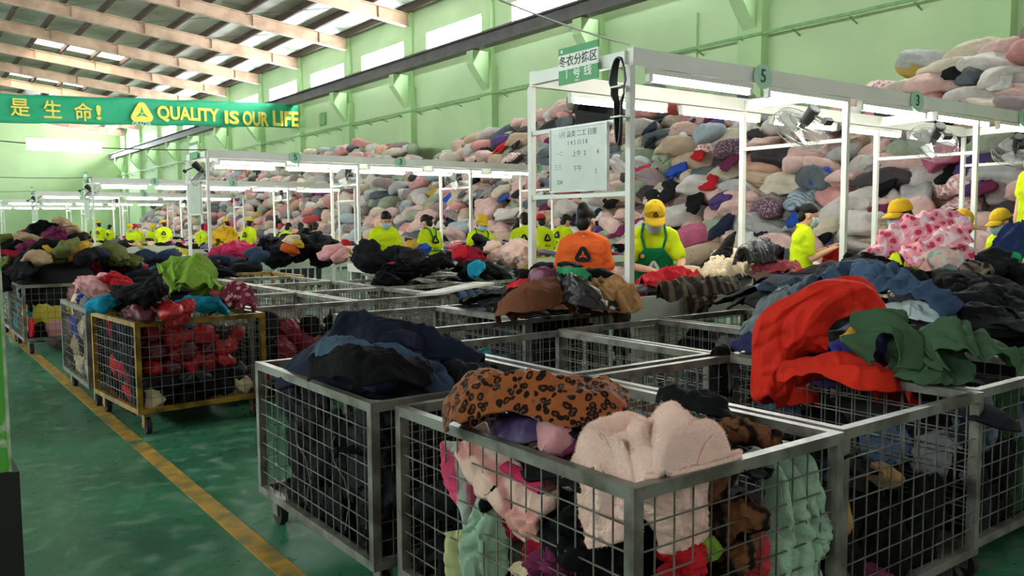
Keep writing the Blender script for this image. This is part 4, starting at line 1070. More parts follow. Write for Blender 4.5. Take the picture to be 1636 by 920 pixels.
for path, wd, th_, sd in (
        ([pt(1405, 408, 6.6), pt(1430, 380, 6.6), pt(1470, 366, 6.6), pt(1520, 362, 6.6), pt(1550, 385, 6.55)], [.07, .13, .16, .14, .09], [.06, .09, .10, .09, .06], 143),
        ([pt(1440, 425, 6.4), pt(1475, 405, 6.4), pt(1510, 385, 6.4), pt(1540, 370, 6.45)], [.10, .13, .12, .08], [.06, .08, .08, .06], 144),
        ([pt(1490, 425, 6.35), pt(1530, 405, 6.4), pt(1555, 410, 6.4)], [.08, .11, .08], [.06, .08, .06], 145)):
    me, l = strip(path, wd, th_, sd, amp=.03, k=16, n=90, m=50); ms.append(me); ls.append(l)
hero('flowered_blanket', 'pink flowered plush blanket bundled on top of the dark heap', 'blanket', flo, ms, ls)
S('pale_print_shirt', 'pale pink and mint printed top under the flowered blanket', 'shirt', fabric('#d8b8ae', 'dots', '#8fc4ae'), [pt(1480, 425, 6.25), pt(1505, 415, 6.25), pt(1535, 420, 6.25)], [.08, .11, .08], [.06, .07, .05], 146)
S('pink_tail', 'dusty pink trouser leg hanging below the flowered blanket', 'trousers', fabric('#b98c86'), [pt(1478, 425, 6.2), pt(1488, 445, 6.1), pt(1500, 470, 6.0)], [.04, .05, .03], [.03, .04, .02], 147)
S('teal_print', 'grey teal garment beside the dusty pink trouser leg', 'garment', fabric('#5f7f7a'), [pt(1500, 430, 6.2), pt(1515, 445, 6.15), pt(1505, 465, 6.1)], [.07, .09, .05], [.05, .06, .04], 148)
S('snake_print_coat', 'grey brown patterned coat beside the flowered blanket', 'coat', fabric('#6d6356', 'stripe', '#2c2822'), [pt(1515, 470, 6.0), pt(1540, 445, 6.1), pt(1565, 440, 6.1), pt(1575, 455, 6.0)], [.07, .1, .1, .06], [.05, .06, .06, .04], 149, amp=.03)
S('green_garment', 'bright green garment in the heap beyond the flowered blanket', 'garment', fabric('#2fa56a'), [pt(1590, 412, 6.6), pt(1605, 435, 6.5), pt(1620, 420, 6.5), pt(1632, 455, 6.4)], [.05, .09, .08, .06], [.04, .05, .05, .04], 150, amp=.03)
S('navy_coat', 'navy blue coat slumped in the heap beyond the flowered blanket', 'coat', fabric('#2b3a66'), [pt(1600, 415, 7.0), pt(1625, 385, 7.0), pt(1650, 370, 7.0)], [.12, .16, .14], [.08, .09, .08], 151, amp=.03)
cG4 = cage(6.40, 7.30, 2.45, 3.60, 'grey wire mesh cage trolley of black clothes beside the flowered blanket cage')
pack_core(cG4, .85, 'black', 'black clothes packed beside the flowered blanket cage', seed=16)
heap_top(cG4, lambda x, y: .92+.12*gauss(x, y, 6.85, 3.0, .4, .5), ['black', 'charcoal', 'black'], 8, 153, 'in the cage beside the flowered blanket cage', L_=(.25, .38))
lumps([pt(x, y, t) for x, y, t in ((1600, 470, 5.6), (1570, 480, 5.7), (1620, 490, 5.5), (1560, 520, 5.0), (1600, 540, 4.8), (1625, 455, 6.3), (1570, 440, 6.4), (1555, 500, 5.2), (1610, 515, 5.1), (1400, 430, 6.5), (1420, 445, 6.2), (1380, 430, 6.9), (1455, 450, 6.0), (1535, 475, 5.8))], ['black', 'charcoal', 'black'], 152, 'in the dark heap beyond the flowered blanket', a=.26, b=.2, d=.17)

# ---- cage K: brown, red, black pile
W = 'in the brown garment heap below the whiteboard'
pack_core(cK, .78, 'charcoal', 'clothes packed in the cage below the whiteboard', seed=17)
hK = lambda x, y: .78+.15*gauss(x, y, 4.05, 5.3, .36, .45)
heap_top((3.6, 4.5, 4.75, 5.9), hK, ['black', 'charcoal', 'brown', 'black', 'maroon'], 9, 161, W, L_=(.22, .34))
S('brown_coat', 'reddish brown coat draped over the end of the heap below the whiteboard', 'coat', fabric('#6f452f'), [pz(805, 505, .86), pz(840, 480, .98), pz(885, 468, 1.02), pz(900, 490, .92)], [.14, .18, .17, .12], [.06, .07, .07, .05], 162, amp=.025)
S('black_puffer', 'shiny black quilted jacket on the heap below the whiteboard', 'jacket', fab('black', 'puffer'), [pz(895, 455, 1.06), pz(925, 465, 1.04), pz(945, 482, .97), pz(952, 492, .92)], [.09, .12, .11, .08], [.06, .07, .06, .05], 163, amp=.02)
S('camel_coat', 'camel coat with cream collar beside the end post', 'coat', fabric('#a3794c', 'plain'), [pz(945, 472, 1.0), pz(975, 462, 1.03), pz(1000, 475, .97), pz(985, 490, .92)], [.08, .12, .12, .08], [.05, .07, .06, .05], 164, amp=.025)
S('red_sleeve', 'red sleeve tucked in the top of the heap below the whiteboard', 'sleeve', fab('red'), [pz(815, 460, 1.02), pz(840, 456, 1.05), pz(862, 460, 1.04)], [.05, .07, .05], [.03, .04, .03], 165)
S('crimson_jacket', 'crimson and black jacket on top of the heap below the whiteboard', 'jacket', fab('crimson'), [pz(880, 445, 1.1), pz(905, 440, 1.12), pz(925, 450, 1.1)], [.07, .09, .07], [.05, .06, .04], 166)
S('plum_puffer', 'plum shiny puffer on top of the heap below the whiteboard', 'jacket', fab('plum', 'puffer'), [pz(850, 448, 1.08), pz(868, 443, 1.11), pz(880, 450, 1.08)], [.06, .08, .06], [.05, .06, .04], 167)
S('green_strap', 'green strap garment across the heap top', 'garment', fab('green'), [pz(892, 432, 1.16), pz(920, 437, 1.15), pz(940, 445, 1.12)], [.03, .04, .03], [.02, .03, .02], 168)
lumps([pz(760, 432, .98), pz(765, 425, 1.02)], ['turquoise'], 169, 'on the end of the black heap', a=.12, b=.1)
lumps([pz(985, 450, 1.05)], ['hot pink'], 170, W, a=.07, b=.06, d=.05); lumps([pz(945, 447, 1.06)], ['white'], 171, W, a=.06, b=.05, d=.05)
lumps([pz(870, 430, 1.15), pz(840, 442, 1.1), pz(960, 440, 1.12), pz(915, 430, 1.15), pz(825, 470, 1.0)], ['black'], 172, W, a=.13, b=.11, d=.07)
lumps([pz(893, 520, .60), pz(905, 530, .55)], ['teal'], 173, 'inside the front wire below the whiteboard', a=.14)

# ---- yellow cage
W = 'in the yellow framed cage'
pack_core((1.36, 2.25, 6.38, 7.36), .72, 'black', 'clothes packed in the middle of the yellow framed cage', seed=19)
yp = lambda u, z, rg: (rg.choice([('black', 'puffer'), ('black', 'puffer'), 'charcoal', 'black']) if z < .36 else rg.choice([('red', 'puffer'), ('crimson', 'puffer'), ('red', 'puffer'), ('maroon', 'puffer'), ('black', 'puffer'), ('red', 'puffer')])) if z > .27 else rg.choice(['cream', 'charcoal', 'black', 'black', 'grey'])
yq = lambda u, z, rg: rg.choice(['black', 'crimson', 'red', 'maroon', 'black', 'orange', 'navy']) if z > .4 else rg.choice(['black', 'charcoal', 'black', 'red'])
cy_ = (1.355, 2.27, 6.36, 7.40)
face_fill(cy_, 'Y-', .19, .80, yp, 181, W+' front wire', a=.09, b=.07, d=.14)
face_fill(cy_, 'X-', .19, .80, yq, 182, W+' side wire', a=.135, b=.1, inset=.06)
hY = lambda x, y: .82+.16*gauss(x, y, 1.85, 6.95, .4, .45)
heap_top((1.4, 2.2, 6.4, 7.35), hY, ['black', 'maroon', ('crimson', 'puffer'), 'navy', ('red', 'puffer')], 8, 183, W+' top layer', L_=(.18, .28))
lumps([pz(230, 490, .93), pz(250, 478, .98), pz(228, 500, .9)], [('maroon', 'puffer')], 184, W+' top', a=.14, b=.11, d=.09)
lumps([pz(275, 492, .93), pz(288, 500, .88)], [('red', 'puffer')], 185, W+' top', a=.13, b=.1, d=.08)
lumps([pz(320, 486, .92), pz(345, 487, .90)], [('turquoise', 'plain')], 186, W+' top', a=.15, b=.09, d=.07)
ms = []; ls = []
for path, sd in (([pz(268, 452, 1.08), pz(290, 438, 1.14), pz(320, 440, 1.13), pz(345, 456, 1.05)], 187), ([pz(275, 458, 1.04), pz(310, 450, 1.08), pz(340, 464, 1.0)], 188)):
    me, l = strip(path, [.10, .14, .14, .09], [.06, .08, .08, .05], sd, amp=.035, k=20, n=80, m=48); ms.append(me); ls.append(l)
hero('lime_jacket', 'lime green jacket crumpled on top of the yellow framed cage', 'jacket', fabric('#7fa53c'), ms, ls)
S('paisley_hat', 'maroon patterned padded hat at the end of the yellow framed cage', 'hat', fabric('#6b2438', 'dots', '#b98a86'), [pz(360, 480, .95), pz(378, 468, 1.0), pz(395, 475, .97), pz(398, 492, .9)], [.06, .09, .09, .05], [.05, .07, .06, .04], 189)
lumps([pz(215, 470, 1.02), pz(240, 465, 1.05), pz(200, 480, .97), pz(225, 458, 1.02)], ['black', 'charcoal'], 190, W+' back', a=.15, b=.13, d=.09)
lumps([pz(175, 480, .98), pz(165, 488, .95)], ['turquoise'], 191, W+' left', a=.10, b=.08, d=.07)
lumps([pz(155, 468, 1.0), pz(165, 462, 1.02)], ['pink'], 192, 'in the cage behind the yellow framed cage', a=.16); lumps([pz(185, 460, 1.03)], ['red'], 193, 'in the cage behind the yellow framed cage', a=.16)
# ---- grey cage behind yellow
W = 'in the cage behind the yellow framed cage'
pack_core(cY2, .72, 'charcoal', 'clothes packed in the cage behind the yellow framed cage', seed=21)
mixp = ['black', 'cream', 'teal', 'red', 'navy', 'brown', 'beige', 'black', 'grey', 'blue', 'plum']
face_fill(cY2, 'X-', .2, .8, mixp, 194, W+' side wire', a=.13, b=.1, hi=False, u0=.12)
lumps([(1.5, 8.4, .84), (1.6, 8.1, .86), (1.75, 8.5, .88), (1.9, 8.2, .9), (1.5, 7.9, .86), (2.0, 7.8, .9)], mixp, 195, W+' top', a=.16, d=.09)
# ---- cage I dark clothes
W = 'in the dark cage beside the yellow framed cage'
pack_core(cI, .6, 'black', 'dark clothes packed in the cage beside the yellow framed cage', seed=23)
face_fill(cI, 'Y-', .2, .74, ['black', 'charcoal', 'black', 'white', 'olive', ('crimson', 'puffer')], 196, W, a=.14, b=.11)
# ---- far left heap by the aisle
W = 'in the big heap by the aisle'
pack_core((cF[0], cF[1], cF[2], cF2[3]), 1.05, 'charcoal', 'clothes packed in the big heap by the aisle', seed=25)
face_fill(cF, 'Y-', .2, .82, ['grey', 'maroon', 'black', 'pink', 'blue', 'yellow', 'white', 'charcoal'], 197, W+' front wire', a=.15, b=.12, hi=False)
face_fill(cF, 'X-', .2, .82, ['orange', 'teal', 'black', 'white', 'brown', 'red', 'turquoise'], 198, W+' side wire', a=.15, b=.12, hi=False)
rg = random.Random(8)
hp = []
for k in range(60):
    u = rg.uniform(-.6, 1.05); v = rg.uniform(0, 2.4); z = .86+.58*max(0, 1-((u-.3)/.9)**2)*(1-abs(v-1.2)/2.2)
    hp.append((1.5+u, 11.35+v, z+rg.uniform(-.05, .05)))
lumps(hp, ['olive', 'black', 'olive', 'grey', 'charcoal', 'beige', 'crimson', 'black', 'mustard', 'teal', 'plum', 'navy', 'beige'], 199, W, a=.22, b=.17, d=.14)
S('red_bag', 'red stuffed bag on top of the big heap by the aisle', 'bag', fabric('#a3222a'), [pt(28, 385, 11.5), pt(45, 385, 11.5), pt(64, 392, 11.5)], [.12, .19, .14], [.1, .13, .1], 200)
S('dark_teal_bag', 'dark teal stuffed bag beside the red bag on the aisle heap', 'bag', fabric('#1f3c44'), [pt(70, 392, 11.3), pt(90, 400, 11.3), pt(108, 408, 11.3)], [.12, .2, .12], [.1, .13, .1], 201)
S('crimson_quilt', 'crimson and dark quilt sagging over the aisle heap', 'quilt', fabric('#8d1a38'), [pt(55, 378, 11.8), pt(95, 372, 11.8), pt(120, 388, 11.6), pt(145, 420, 11.4), pt(155, 440, 11.3)], [.1, .16, .18, .14, .1], [.05, .06, .06, .06, .05], 202, amp=.03)
S('olive_bag', 'tall olive stuffed bag in the aisle heap', 'bag', fabric('#7a744a'), [pt(30, 452, 11.0), pt(36, 432, 11.1), pt(45, 415, 11.2)], [.12, .17, .13], [.1, .13, .1], 203)
# ---- black heap across the packed block
W = 'in the long black heap across the packed block'
rg = random.Random(18)
lumps([(4.45+.155*k, 8.55+rg.uniform(-.3, .4), .84+.16*math.sin(pi*k/11)+rg.uniform(-.04, .05)) for k in range(12)]+[(4.6+.25*k, 8.75, .72) for k in range(6)], ['black', 'black', 'charcoal'], 204, W, a=.24, b=.19, d=.10)
for k in range(7):
    S('hanging_jeans', 'blue or black jeans hung in a row over the rail in the packed block', 'jeans', fab(['dark denim', 'blue denim', 'slate', 'charcoal', 'black', 'charcoal', 'slate'][k], 'denim'), [(4.45+.10*k, 6.87, .82), (4.45+.10*k, 6.80, .83), (4.45+.10*k, 6.77, .74), (4.45+.1*k, 6.77, .60)], [.05]*4, [.010, .012, .010, .008], 205+k, n=40, m=20, up=(0, -1, .3), amp=.006)['group'] = 'jeans hung in a row'
o = MB().poly([(0, 0, 0), (.9, .35, .05), (1.0, .15, .05), (.15, -.12, 0)], (0, 0, .02)).build('cardboard_sheet', mat('pale_card', '#c5c6bd', .7), loc=pz(665, 472, .83)); tag(o, 'pale flat board lying over the rails of the packed block', 'board')
heap_top(cDk, lambda x, y: .82+.1*gauss(x, y, 2.9, 11.3, .4, .5), ['black', 'navy', 'charcoal'], 6, 214, 'in the dark cage beside the empty yellow cage')
lumps([(2.5+.2*k, 10.95+.2*(k % 3), .88) for k in range(6)], ['black', 'navy', ('slate', 'denim')], 215, 'in the dark cage beside the empty yellow cage', a=.25)
rg = random.Random(28)
lumps([(2.4+rg.uniform(0, 2.2), 12.3+rg.uniform(0, 1.2), .9+rg.uniform(-.1, .15)) for k in range(16)], ['black', 'navy', 'charcoal', ('dark denim', 'denim', '#2f4258')], 216, 'heaped in front of the second gantry end post', a=.25, b=.2, d=.13)

# ---- clothes on the sorting tables
T1 = 'on the first sorting table'
S('striped_brown_blanket', 'dark brown striped cloth hanging over the front board of the first table', 'cloth', fabric('#2d2620', 'stripe', '#5f5446'), [pz(1060, 470, .97), pz(1090, 462, 1.0), pz(1130, 462, 1.0), pz(1175, 462, .98)], [.06, .12, .12, .08], [.06, .07, .07, .05], 221, amp=.02)
S('striped_brown_flap', 'dark brown striped flap falling down the front board of the first table', 'cloth', fabric('#2d2620', 'stripe', '#5f5446'), [(5.3, 4.66, .98), (5.3, 4.57, .94), (5.32, 4.56, .85), (5.34, 4.56, .76)], [.2, .22, .2, .14], [.03]*4, 222, up=(0, -1, .3), amp=.02)
S('red_jumper', 'red jumper lying across the first table in front of the aproned worker', 'jumper', fab('red'), [pz(1025, 455, 1.0), pz(1060, 443, 1.04), pz(1095, 443, 1.03), pz(1120, 452, 1.0)], [.07, .11, .1, .06], [.04, .05, .05, .03], 223, amp=.025)
ms = []; ls = []
for path, sd in (([pz(1132, 452, .97), pz(1142, 432, 1.06), pz(1158, 416, 1.13), pz(1178, 414, 1.13)], 224), ([pz(1150, 448, .99), pz(1168, 430, 1.08), pz(1186, 426, 1.1), pz(1204, 442, 1.01)], 226)):
    me, l = strip(path, [.09, .13, .14, .10], [.05, .07, .07, .05], sd, amp=.018, k=20, quilt=.02); ms.append(me); ls.append(l)
hero('cream_puffer', 'cream padded jacket standing up on the first table', 'jacket', fab('cream', 'puffer'), ms, ls)
S('black_coat', 'black coat hanging from the post beside the cream jacket', 'coat', fab('black'), [pt(1174, 372, 8.0), pt(1163, 395, 7.9), pt(1148, 425, 7.7), pt(1132, 455, 7.5)], [.02, .07, .11, .13], [.02, .04, .05, .04], 225, up=(-.6, -.8, .3))
S('black_puffer', 'black padded jacket behind the cream jacket on the first table', 'jacket', fab('black', 'puffer'), [pz(1185, 412, 1.2), pz(1215, 402, 1.24), pz(1245, 410, 1.2)], [.1, .16, .1], [.08, .1, .07], 226)
S('rust_shirt', 'rusty red checked shirt on the first table', 'shirt', fabric('#8a3a40', 'dots', '#a8585a'), [pz(1200, 432, 1.08), pz(1235, 425, 1.12), pz(1270, 425, 1.1)], [.06, .1, .08], [.04, .05, .04], 227)
S('dusty_pink_shirt', 'dusty brown pink shirt on the first table', 'shirt', fabric('#8f6a60'), [pz(1205, 448, 1.0), pz(1228, 440, 1.04), pz(1250, 445, 1.0)], [.06, .09, .06], [.04, .06, .04], 228)
S('grey_hood', 'grey pointed hood standing on the first table', 'hood', fab('grey'), [pz(1264, 450, 1.0), pz(1263, 435, 1.06), pz(1258, 420, 1.14)], [.07, .055, .02], [.05, .04, .015], 229)
S('orange_red_jacket', 'orange red jacket bunched beside the grey hood', 'jacket', fabric('#c42f22'), [pz(1255, 455, .98), pz(1275, 442, 1.03), pz(1292, 440, 1.04), pz(1290, 455, .98)], [.05, .09, .08, .05], [.04, .06, .05, .04], 230)
def table_heap(x0, x1, y0, y1, z, pal, n, seed, where, a=.2, hi=True):
    rg = random.Random(seed)
    lumps([(rg.uniform(x0, x1), rg.uniform(y0+.05, y1-.05), z+.03+abs(rg.gauss(0, .04))) for _ in range(n)], pal, seed, where, a=a, b=a*.8, d=a*.42, hi=hi)
bright = ['black', 'charcoal', 'pink', 'red', 'purple', 'grey', 'hot pink', 'navy', 'white', 'lilac', 'plum', 'cream', 'teal']
table_heap(4.78, 8.2, 4.78, 5.05, .84, ['black', 'charcoal', 'crimson', 'plum', 'red', 'crimson', 'brown', 'grey', 'yellow', 'charcoal'], 34, 231, T1, a=.15)
table_heap(8.2, 11.7, 4.75, 5.1, .84, ['black', 'charcoal', 'navy', 'crimson', 'purple'], 26, 232, T1+' past the second post')
table_heap(5.3, 11.4, 5.95, 6.75, .80, ['lilac', 'grey', 'pink', 'white', 'purple', 'charcoal', 'pale pink', 'beige', 'crimson'], 46, 233, 'on the table behind the whiteboard gantry', hi=False)
def stuff_heap(name, items, label):
    """many small clothes, joined, several materials"""
    mats_ = []; V = []; Fc = []; MI = []
    for me_i, mt, M in items:
        if mt not in mats_: mats_.append(mt)
        src = crumple(me_i, False); nV = np.array([v.co[:] for v in src.vertices]); M_ = np.array(M)
        W4 = nV @ M_[:3, :3].T+M_[:3, 3]
        b0 = len(V); V += [tuple(v) for v in W4]
        for p in src.polygons: Fc.append([i+b0 for i in p.vertices]); MI.append(mats_.index(mt))
    me = mesh_from(name, V, Fc, True)
    for m_ in mats_: me.materials.append(m_)
    me.polygons.foreach_set('material_index', MI)
    o = obj(name, me); tag(o, label, 'clothes'); o['kind'] = 'stuff'; return o
for (i, j, x0, x1, y0, y1, z) in TABLES:
    if i == 0: continue
    rg = random.Random(i*10+j+300); items = []
    pal = [fab(c) for c in (['pink', 'red', 'purple', 'white', 'black', 'grey', 'hot pink', 'yellow', 'blue', 'charcoal', 'black', 'lilac', 'cream'] if j != 0 else ['pale pink', 'grey', 'pink', 'charcoal', 'black', 'beige', 'black'])]
    for k in range(70 if i == 1 else 45):
        R = basis((rg.uniform(-.5, .5), rg.uniform(-.5, .5), 1), rg.uniform(0, 6.28)).to_4x4(); a = rg.uniform(.15, .27)
        items.append((rg.randrange(8), pal[rg.randrange(len(pal))], Matrix.Translation((rg.uniform(x0, x1), rg.uniform(y0, y1), z+.02+abs(rg.gauss(0, .09)))) @ R @ Matrix.Diagonal((a, a*.8, a*.6, 1))))
    stuff_heap('clothes_heap', items, 'mixed clothes heaped on the table %s the %s gantry' % (('under', 'behind', 'well before')[j], GL[i]))
# notable clothes on the second line front table
def tl2(px, py, t, color, a, lab_, pat='plain'):
    lumps([pt(px, py, t)], [(color, pat)], px, lab_, a=a, b=a*.8, d=a*.7)
for px, py, t, color, a, wh in ((612, 420, 11.6, 'lilac', .2, 'before the bare headed man'), (625, 428, 11.4, 'hot pink', .18, 'before the bare headed man'), (655, 395, 12.4, 'mustard', .2, 'beside the bare headed man'), (672, 398, 12.4, 'blue', .15, 'beside the bare headed man'),
        (805, 403, 11.8, 'pale pink', .3, 'in the pink pile on the second line'), (825, 408, 11.8, 'pale pink', .3, 'in the pink pile on the second line'), (790, 395, 11.8, 'pale pink', .22, 'in the pink pile on the second line'), (740, 408, 11.6, 'red', .2, 'beside the pink pile on the second line'), (755, 412, 11.6, 'crimson', .2, 'beside the pink pile on the second line'),
        (590, 415, 11.5, 'charcoal', .3, 'before the bare headed man'), (640, 412, 11.5, 'charcoal', .3, 'before the bare headed man'), (665, 418, 11.3, 'charcoal', .25, 'before the bare headed man')):
    tl2(px, py, t, color, a, wh)
# dark clothing mound at second gantry left
W = 'in the dark mound beside the second gantry'
rg = random.Random(77)
lumps([pt(x, y, t) for x, y, t in ((440, 400, 14.2), (460, 392, 14.2), (480, 388, 14.2), (500, 390, 14.2), (520, 398, 14.2), (450, 410, 13.8), (485, 408, 13.8), (515, 408, 13.8), (470, 400, 14.0))], ['black', 'charcoal', 'black'], 240, W, a=.36, b=.28, d=.24)
tl2(462, 398, 13.5, 'orange', .2, W); tl2(468, 385, 13.6, 'cream', .17, W); tl2(478, 390, 13.5, 'mustard', .14, W); tl2(533, 402, 13.4, 'pink', .24, W); tl2(545, 408, 13.3, 'pink', .2, W)
tl2(375, 405, 14, 'hot pink', .3, 'by the second gantry end post'); tl2(390, 397, 14.4, 'hot pink', .22, 'by the second gantry end post'); tl2(345, 405, 13.6, 'hot pink', .2, 'by the second gantry end post')
# ================================================================== HEAP OF SACKS
def sack_mesh(seed, sub):
    V, Fc = ico(sub); P = np.sign(V)*np.abs(V)**.8
    x = V[:, 0]
    taper = np.where(x > .55, 1-.75*np.clip((x-.55)/.35, 0, 1)**1.3, 1.0)
    P = P*np.stack([np.ones(len(x)), taper, taper], 1)
    Q = P*np.array([.56, .25, .19])
    Q = Q+V*(.045*snoise(V, seed, 2.4)+.03*snoise(V, seed+1, 5)+.045*(folds(V, seed+2, 7.)-.4)*(1 if sub > 2 else .5))[:, None]
    Q[:, 2] = np.where(Q[:, 2] < 0, Q[:, 2]*.85, Q[:, 2]); Q[:, 2] -= .07*(x**2)
    return mesh_from('sack', Q, Fc, True)
SK_HI = [sack_mesh(900+i*17, 4) for i in range(7)]; SK_LO = [sack_mesh(900+i*17, 2) for i in range(7)]
SPAL = [('pale pink', '#d0aea6', 'plain', 0, 16), ('cream', '#c9bda8', 'plain', 0, 12), ('off white', '#c3bcb6', 'plain', 0, 14), ('light grey', '#a9a9a6', 'plain', 0, 10), ('beige', '#b6a088', 'plain', 0, 9), ('sage', '#939c86', 'plain', 0, 7),
        ('dusty rose', '#c98f8c', 'plain', 0, 7), ('mauve grey', '#8f7f80', 'plain', 0, 6), ('hot pink', '#b8607a', 'plain', 0, 1), ('red', '#a84a4c', 'plain', 0, 1), ('pink flowered', '#cfa8a2', 'floral', '#b5707a', 2), ('grey dotted', '#8d8680', 'dots', '#5a5452', 3),
        ('dark charcoal', '#454043', 'plain', 0, 3), ('peach', '#cfa58c', 'plain', 0, 3), ('blue grey striped', '#8fa0a8', 'stripe', '#6c7780', 1), ('slate', '#5d6468', 'plain', 0, 4), ('plum patterned', '#5a4450', 'dots', '#a88a94', 2), ('magenta', '#964a80', 'plain', 0, 1), ('light blue', '#a3afb5', 'plain', 0, 1), ('mustard', '#b39a4c', 'plain', 0, 1)]
SW = []
for i_, e in enumerate(SPAL): SW += [i_]*e[4]
prof = [(3.0, 4.6), (6.8, 4.6), (7.4, 4.5), (8.1, 4.5), (8.9, 4.2), (9.6, 3.7), (10.7, 3.45), (12.3, 4.1), (14.2, 4.5), (17.4, 4.9), (19, 4.9), (20.4, 4.65), (22.4, 4.5), (24.3, 4.2), (25.9, 3.4), (27, 3.2), (28.6, 4.4), (33, 4.75), (36.9, 4.75), (42.4, 4.9), (50.6, 4.5), (58, 4.2), (62, 3.5)]
topz = lambda y: float(np.interp(y, [p[0] for p in prof], [p[1] for p in prof]))-.15
FOOT = 12.6; SL = 1.22
rg = random.Random(5); cand = []
def add_sack(x, y, z, inner=False):
    yaw = rg.gauss(pi/2, .5) if rg.random() < .72 else rg.uniform(0, pi)
    sc = rg.uniform(.82, 1.2)
    x = min(x, 16.4); cand.append([x, y, z, yaw+(pi if rg.random() < .5 else 0), rg.gauss(0, .22), rg.gauss(.25, .3), sc, SW[rg.randrange(len(SW))], inner])
y = 3.0
z = .2
while z < 5.0:
    y = 3.0+rg.uniform(0, .5)
    while y < 61:
        if z < topz(y):
            add_sack(FOOT+z/SL+rg.gauss(0, .13), y, z+rg.gauss(0, .05))
            if rg.random() < .8: add_sack(FOOT+z/SL+.45, y+.3, z, True)
        y += rg.uniform(.6, .86)*(1 if y < 30 else 1.25)
    z += .29
y = 3.0
while y < 61:        # crown of the heap back to the wall
    x = FOOT+topz(y)/SL+.2
    while x < 16.75:
        add_sack(x, y, topz(y)+rg.uniform(-.05, .3), False); x += rg.uniform(.4, .6)
    y += rg.uniform(.55, .8)*(1 if y < 30 else 1.25)
def vis(cn):
    px, py, t = proj(cn[:3]); 
    return -1 if (px < -60 or px > 1700 or cn[8] or cn[2] < .75) else 1/t
order = sorted(range(len(cand)), key=lambda k: -vis(cand[k])); top300 = set([k for k in order[:300] if vis(cand[k]) > 0])
zone = lambda y, z: ('low in' if z < 1.9 else 'midway up' if z < 3.2 else 'near the top of')+' the heap '+('at its tall end' if y < 9 else 'in its dip' if y < 11.6 else 'behind the whiteboard gantry' if y < 15 else 'below the plastic tub' if y < 20 else 'behind the second gantry' if y < 26 else 'far along the wall')
Vs, Fs, Ms, mats_ = [], [], [], []
lo_v = [np.array([v.co[:] for v in me.vertices]) for me in SK_LO]; lo_f = [[tuple(p.vertices) for p in me.polygons] for me in SK_LO]
nv = 0
for k, (x, y, z, yaw, rx, ry, sc, pi_, inner) in enumerate(cand):
    nm, colr, pat, c2, _ = SPAL[pi_]; mt = fabric(colr, pat, c2 or None)
    if k in top300:
        o = obj('stuffed_sack', SK_HI[k % 7], mt, loc=(x, y, z), rot=(rx, ry*.6, yaw), scale=(sc, sc, sc))
        l_ = '%s stuffed cloth sack %s' % (nm, zone(y, z)); tag(o, l_, 'sack', l_+' group')
    else:
        M_ = np.array(Matrix.LocRotScale(Vector((x, y, z)), Matrix.Rotation(yaw, 3, 'Z') @ Matrix.Rotation(ry*.6, 3, 'Y') @ Matrix.Rotation(rx, 3, 'X'), Vector((sc, sc, sc))))
        if mt not in mats_: mats_.append(mt)
        Vs.append(lo_v[k % 7] @ M_[:3, :3].T+M_[:3, 3]); Fs += [tuple(i+nv for i in f) for f in lo_f[k % 7]]; Ms += [mats_.index(mt)]*len(lo_f[k % 7]); nv += len(lo_v[k % 7])
me = mesh_from('sack_heap', np.concatenate(Vs), Fs, True)
for m_ in mats_: me.materials.append(m_)
me.polygons.foreach_set('material_index', Ms)
o = obj('sack_heap', me); tag(o, 'long heap of stuffed cloth sacks stretching away along the green wall', 'sacks'); o['kind'] = 'stuff'
# loose clothes lying on the sacks
rg = random.Random(91)
for k in range(120):
    yy = rg.uniform(5, 24); zz = rg.uniform(.9, topz(yy)); xx = FOOT+zz/SL-.30
    color = rg.choice(['black', 'charcoal', 'navy', 'red', 'blue', 'purple', 'plum', 'grey', 'black', 'white', 'charcoal'])
    a = rg.uniform(.22, .42); R = basis((-1, rg.uniform(-.3, .3), .9), rg.uniform(0, 6.28))
    place_garment(crumple(k, False), fab(color), (xx, yy, zz), None, (a, a*.7, a*.4), color, 'lying loose on the sack heap', R=R)
# dark plastic tub and clear bundle above the first bay
tb = empty('plastic_tub', pt(955, 172, 19.0)); tb.rotation_euler = (.3, -.9, .4); tag(tb, 'dark grey plastic tub on top of the sack heap behind the whiteboard', 'tub')
MB().box((-.5, -.38, -.3), (.5, .38, -.26)).box((-.5, -.38, -.26), (-.46, .38, .3)).box((.46, -.38, -.26), (.5, .38, .3)).box((-.46, -.38, -.26), (.46, -.34, .3)).box((-.46, .34, -.26), (.46, .38, .3)).build('tub_body', mat('tub_plastic', '#35373a', .35), tb)
MB().box((-.55, -.43, .3), (.55, -.34, .33)).box((-.55, .34, .3), (.55, .43, .33)).box((-.55, -.34, .3), (-.46, .34, .33)).box((.46, -.34, .3), (.55, .34, .33)).build('tub_rim', mat('tub_plastic', '#35373a', .35), tb)

# ================================================================== PEOPLE
def remeshed(mb, voxel, smooth=4, fac=.5, name='body'):
    me = mb.mesh(name); o = bpy.data.objects.new('tmp', me); C.objects.link(o)
    md = o.modifiers.new('r', 'REMESH'); md.mode = 'VOXEL'; md.voxel_size = voxel
    sm_ = o.modifiers.new('s', 'SMOOTH'); sm_.iterations = smooth; sm_.factor = fac
    dg = bpy.context.evaluated_depsgraph_get()
    r = bpy.data.meshes.new_from_object(o.evaluated_get(dg)); bpy.data.objects.remove(o); bpy.data.meshes.remove(me)
    r.polygons.foreach_set('use_smooth', [True]*len(r.polygons)); r.update()
    return r
def caps(mb, p, q, r1, r2, n=14):
    p = Vector(p); q = Vector(q)
    if (q-p).length < 1e-5: mb.ell(p, (r1,)*3, n, 8); return
    mb.cyl(p, q, r1, n, r2); mb.ell(p, (r1,)*3, n, 8); mb.ell(q, (r2,)*3, n, 8)
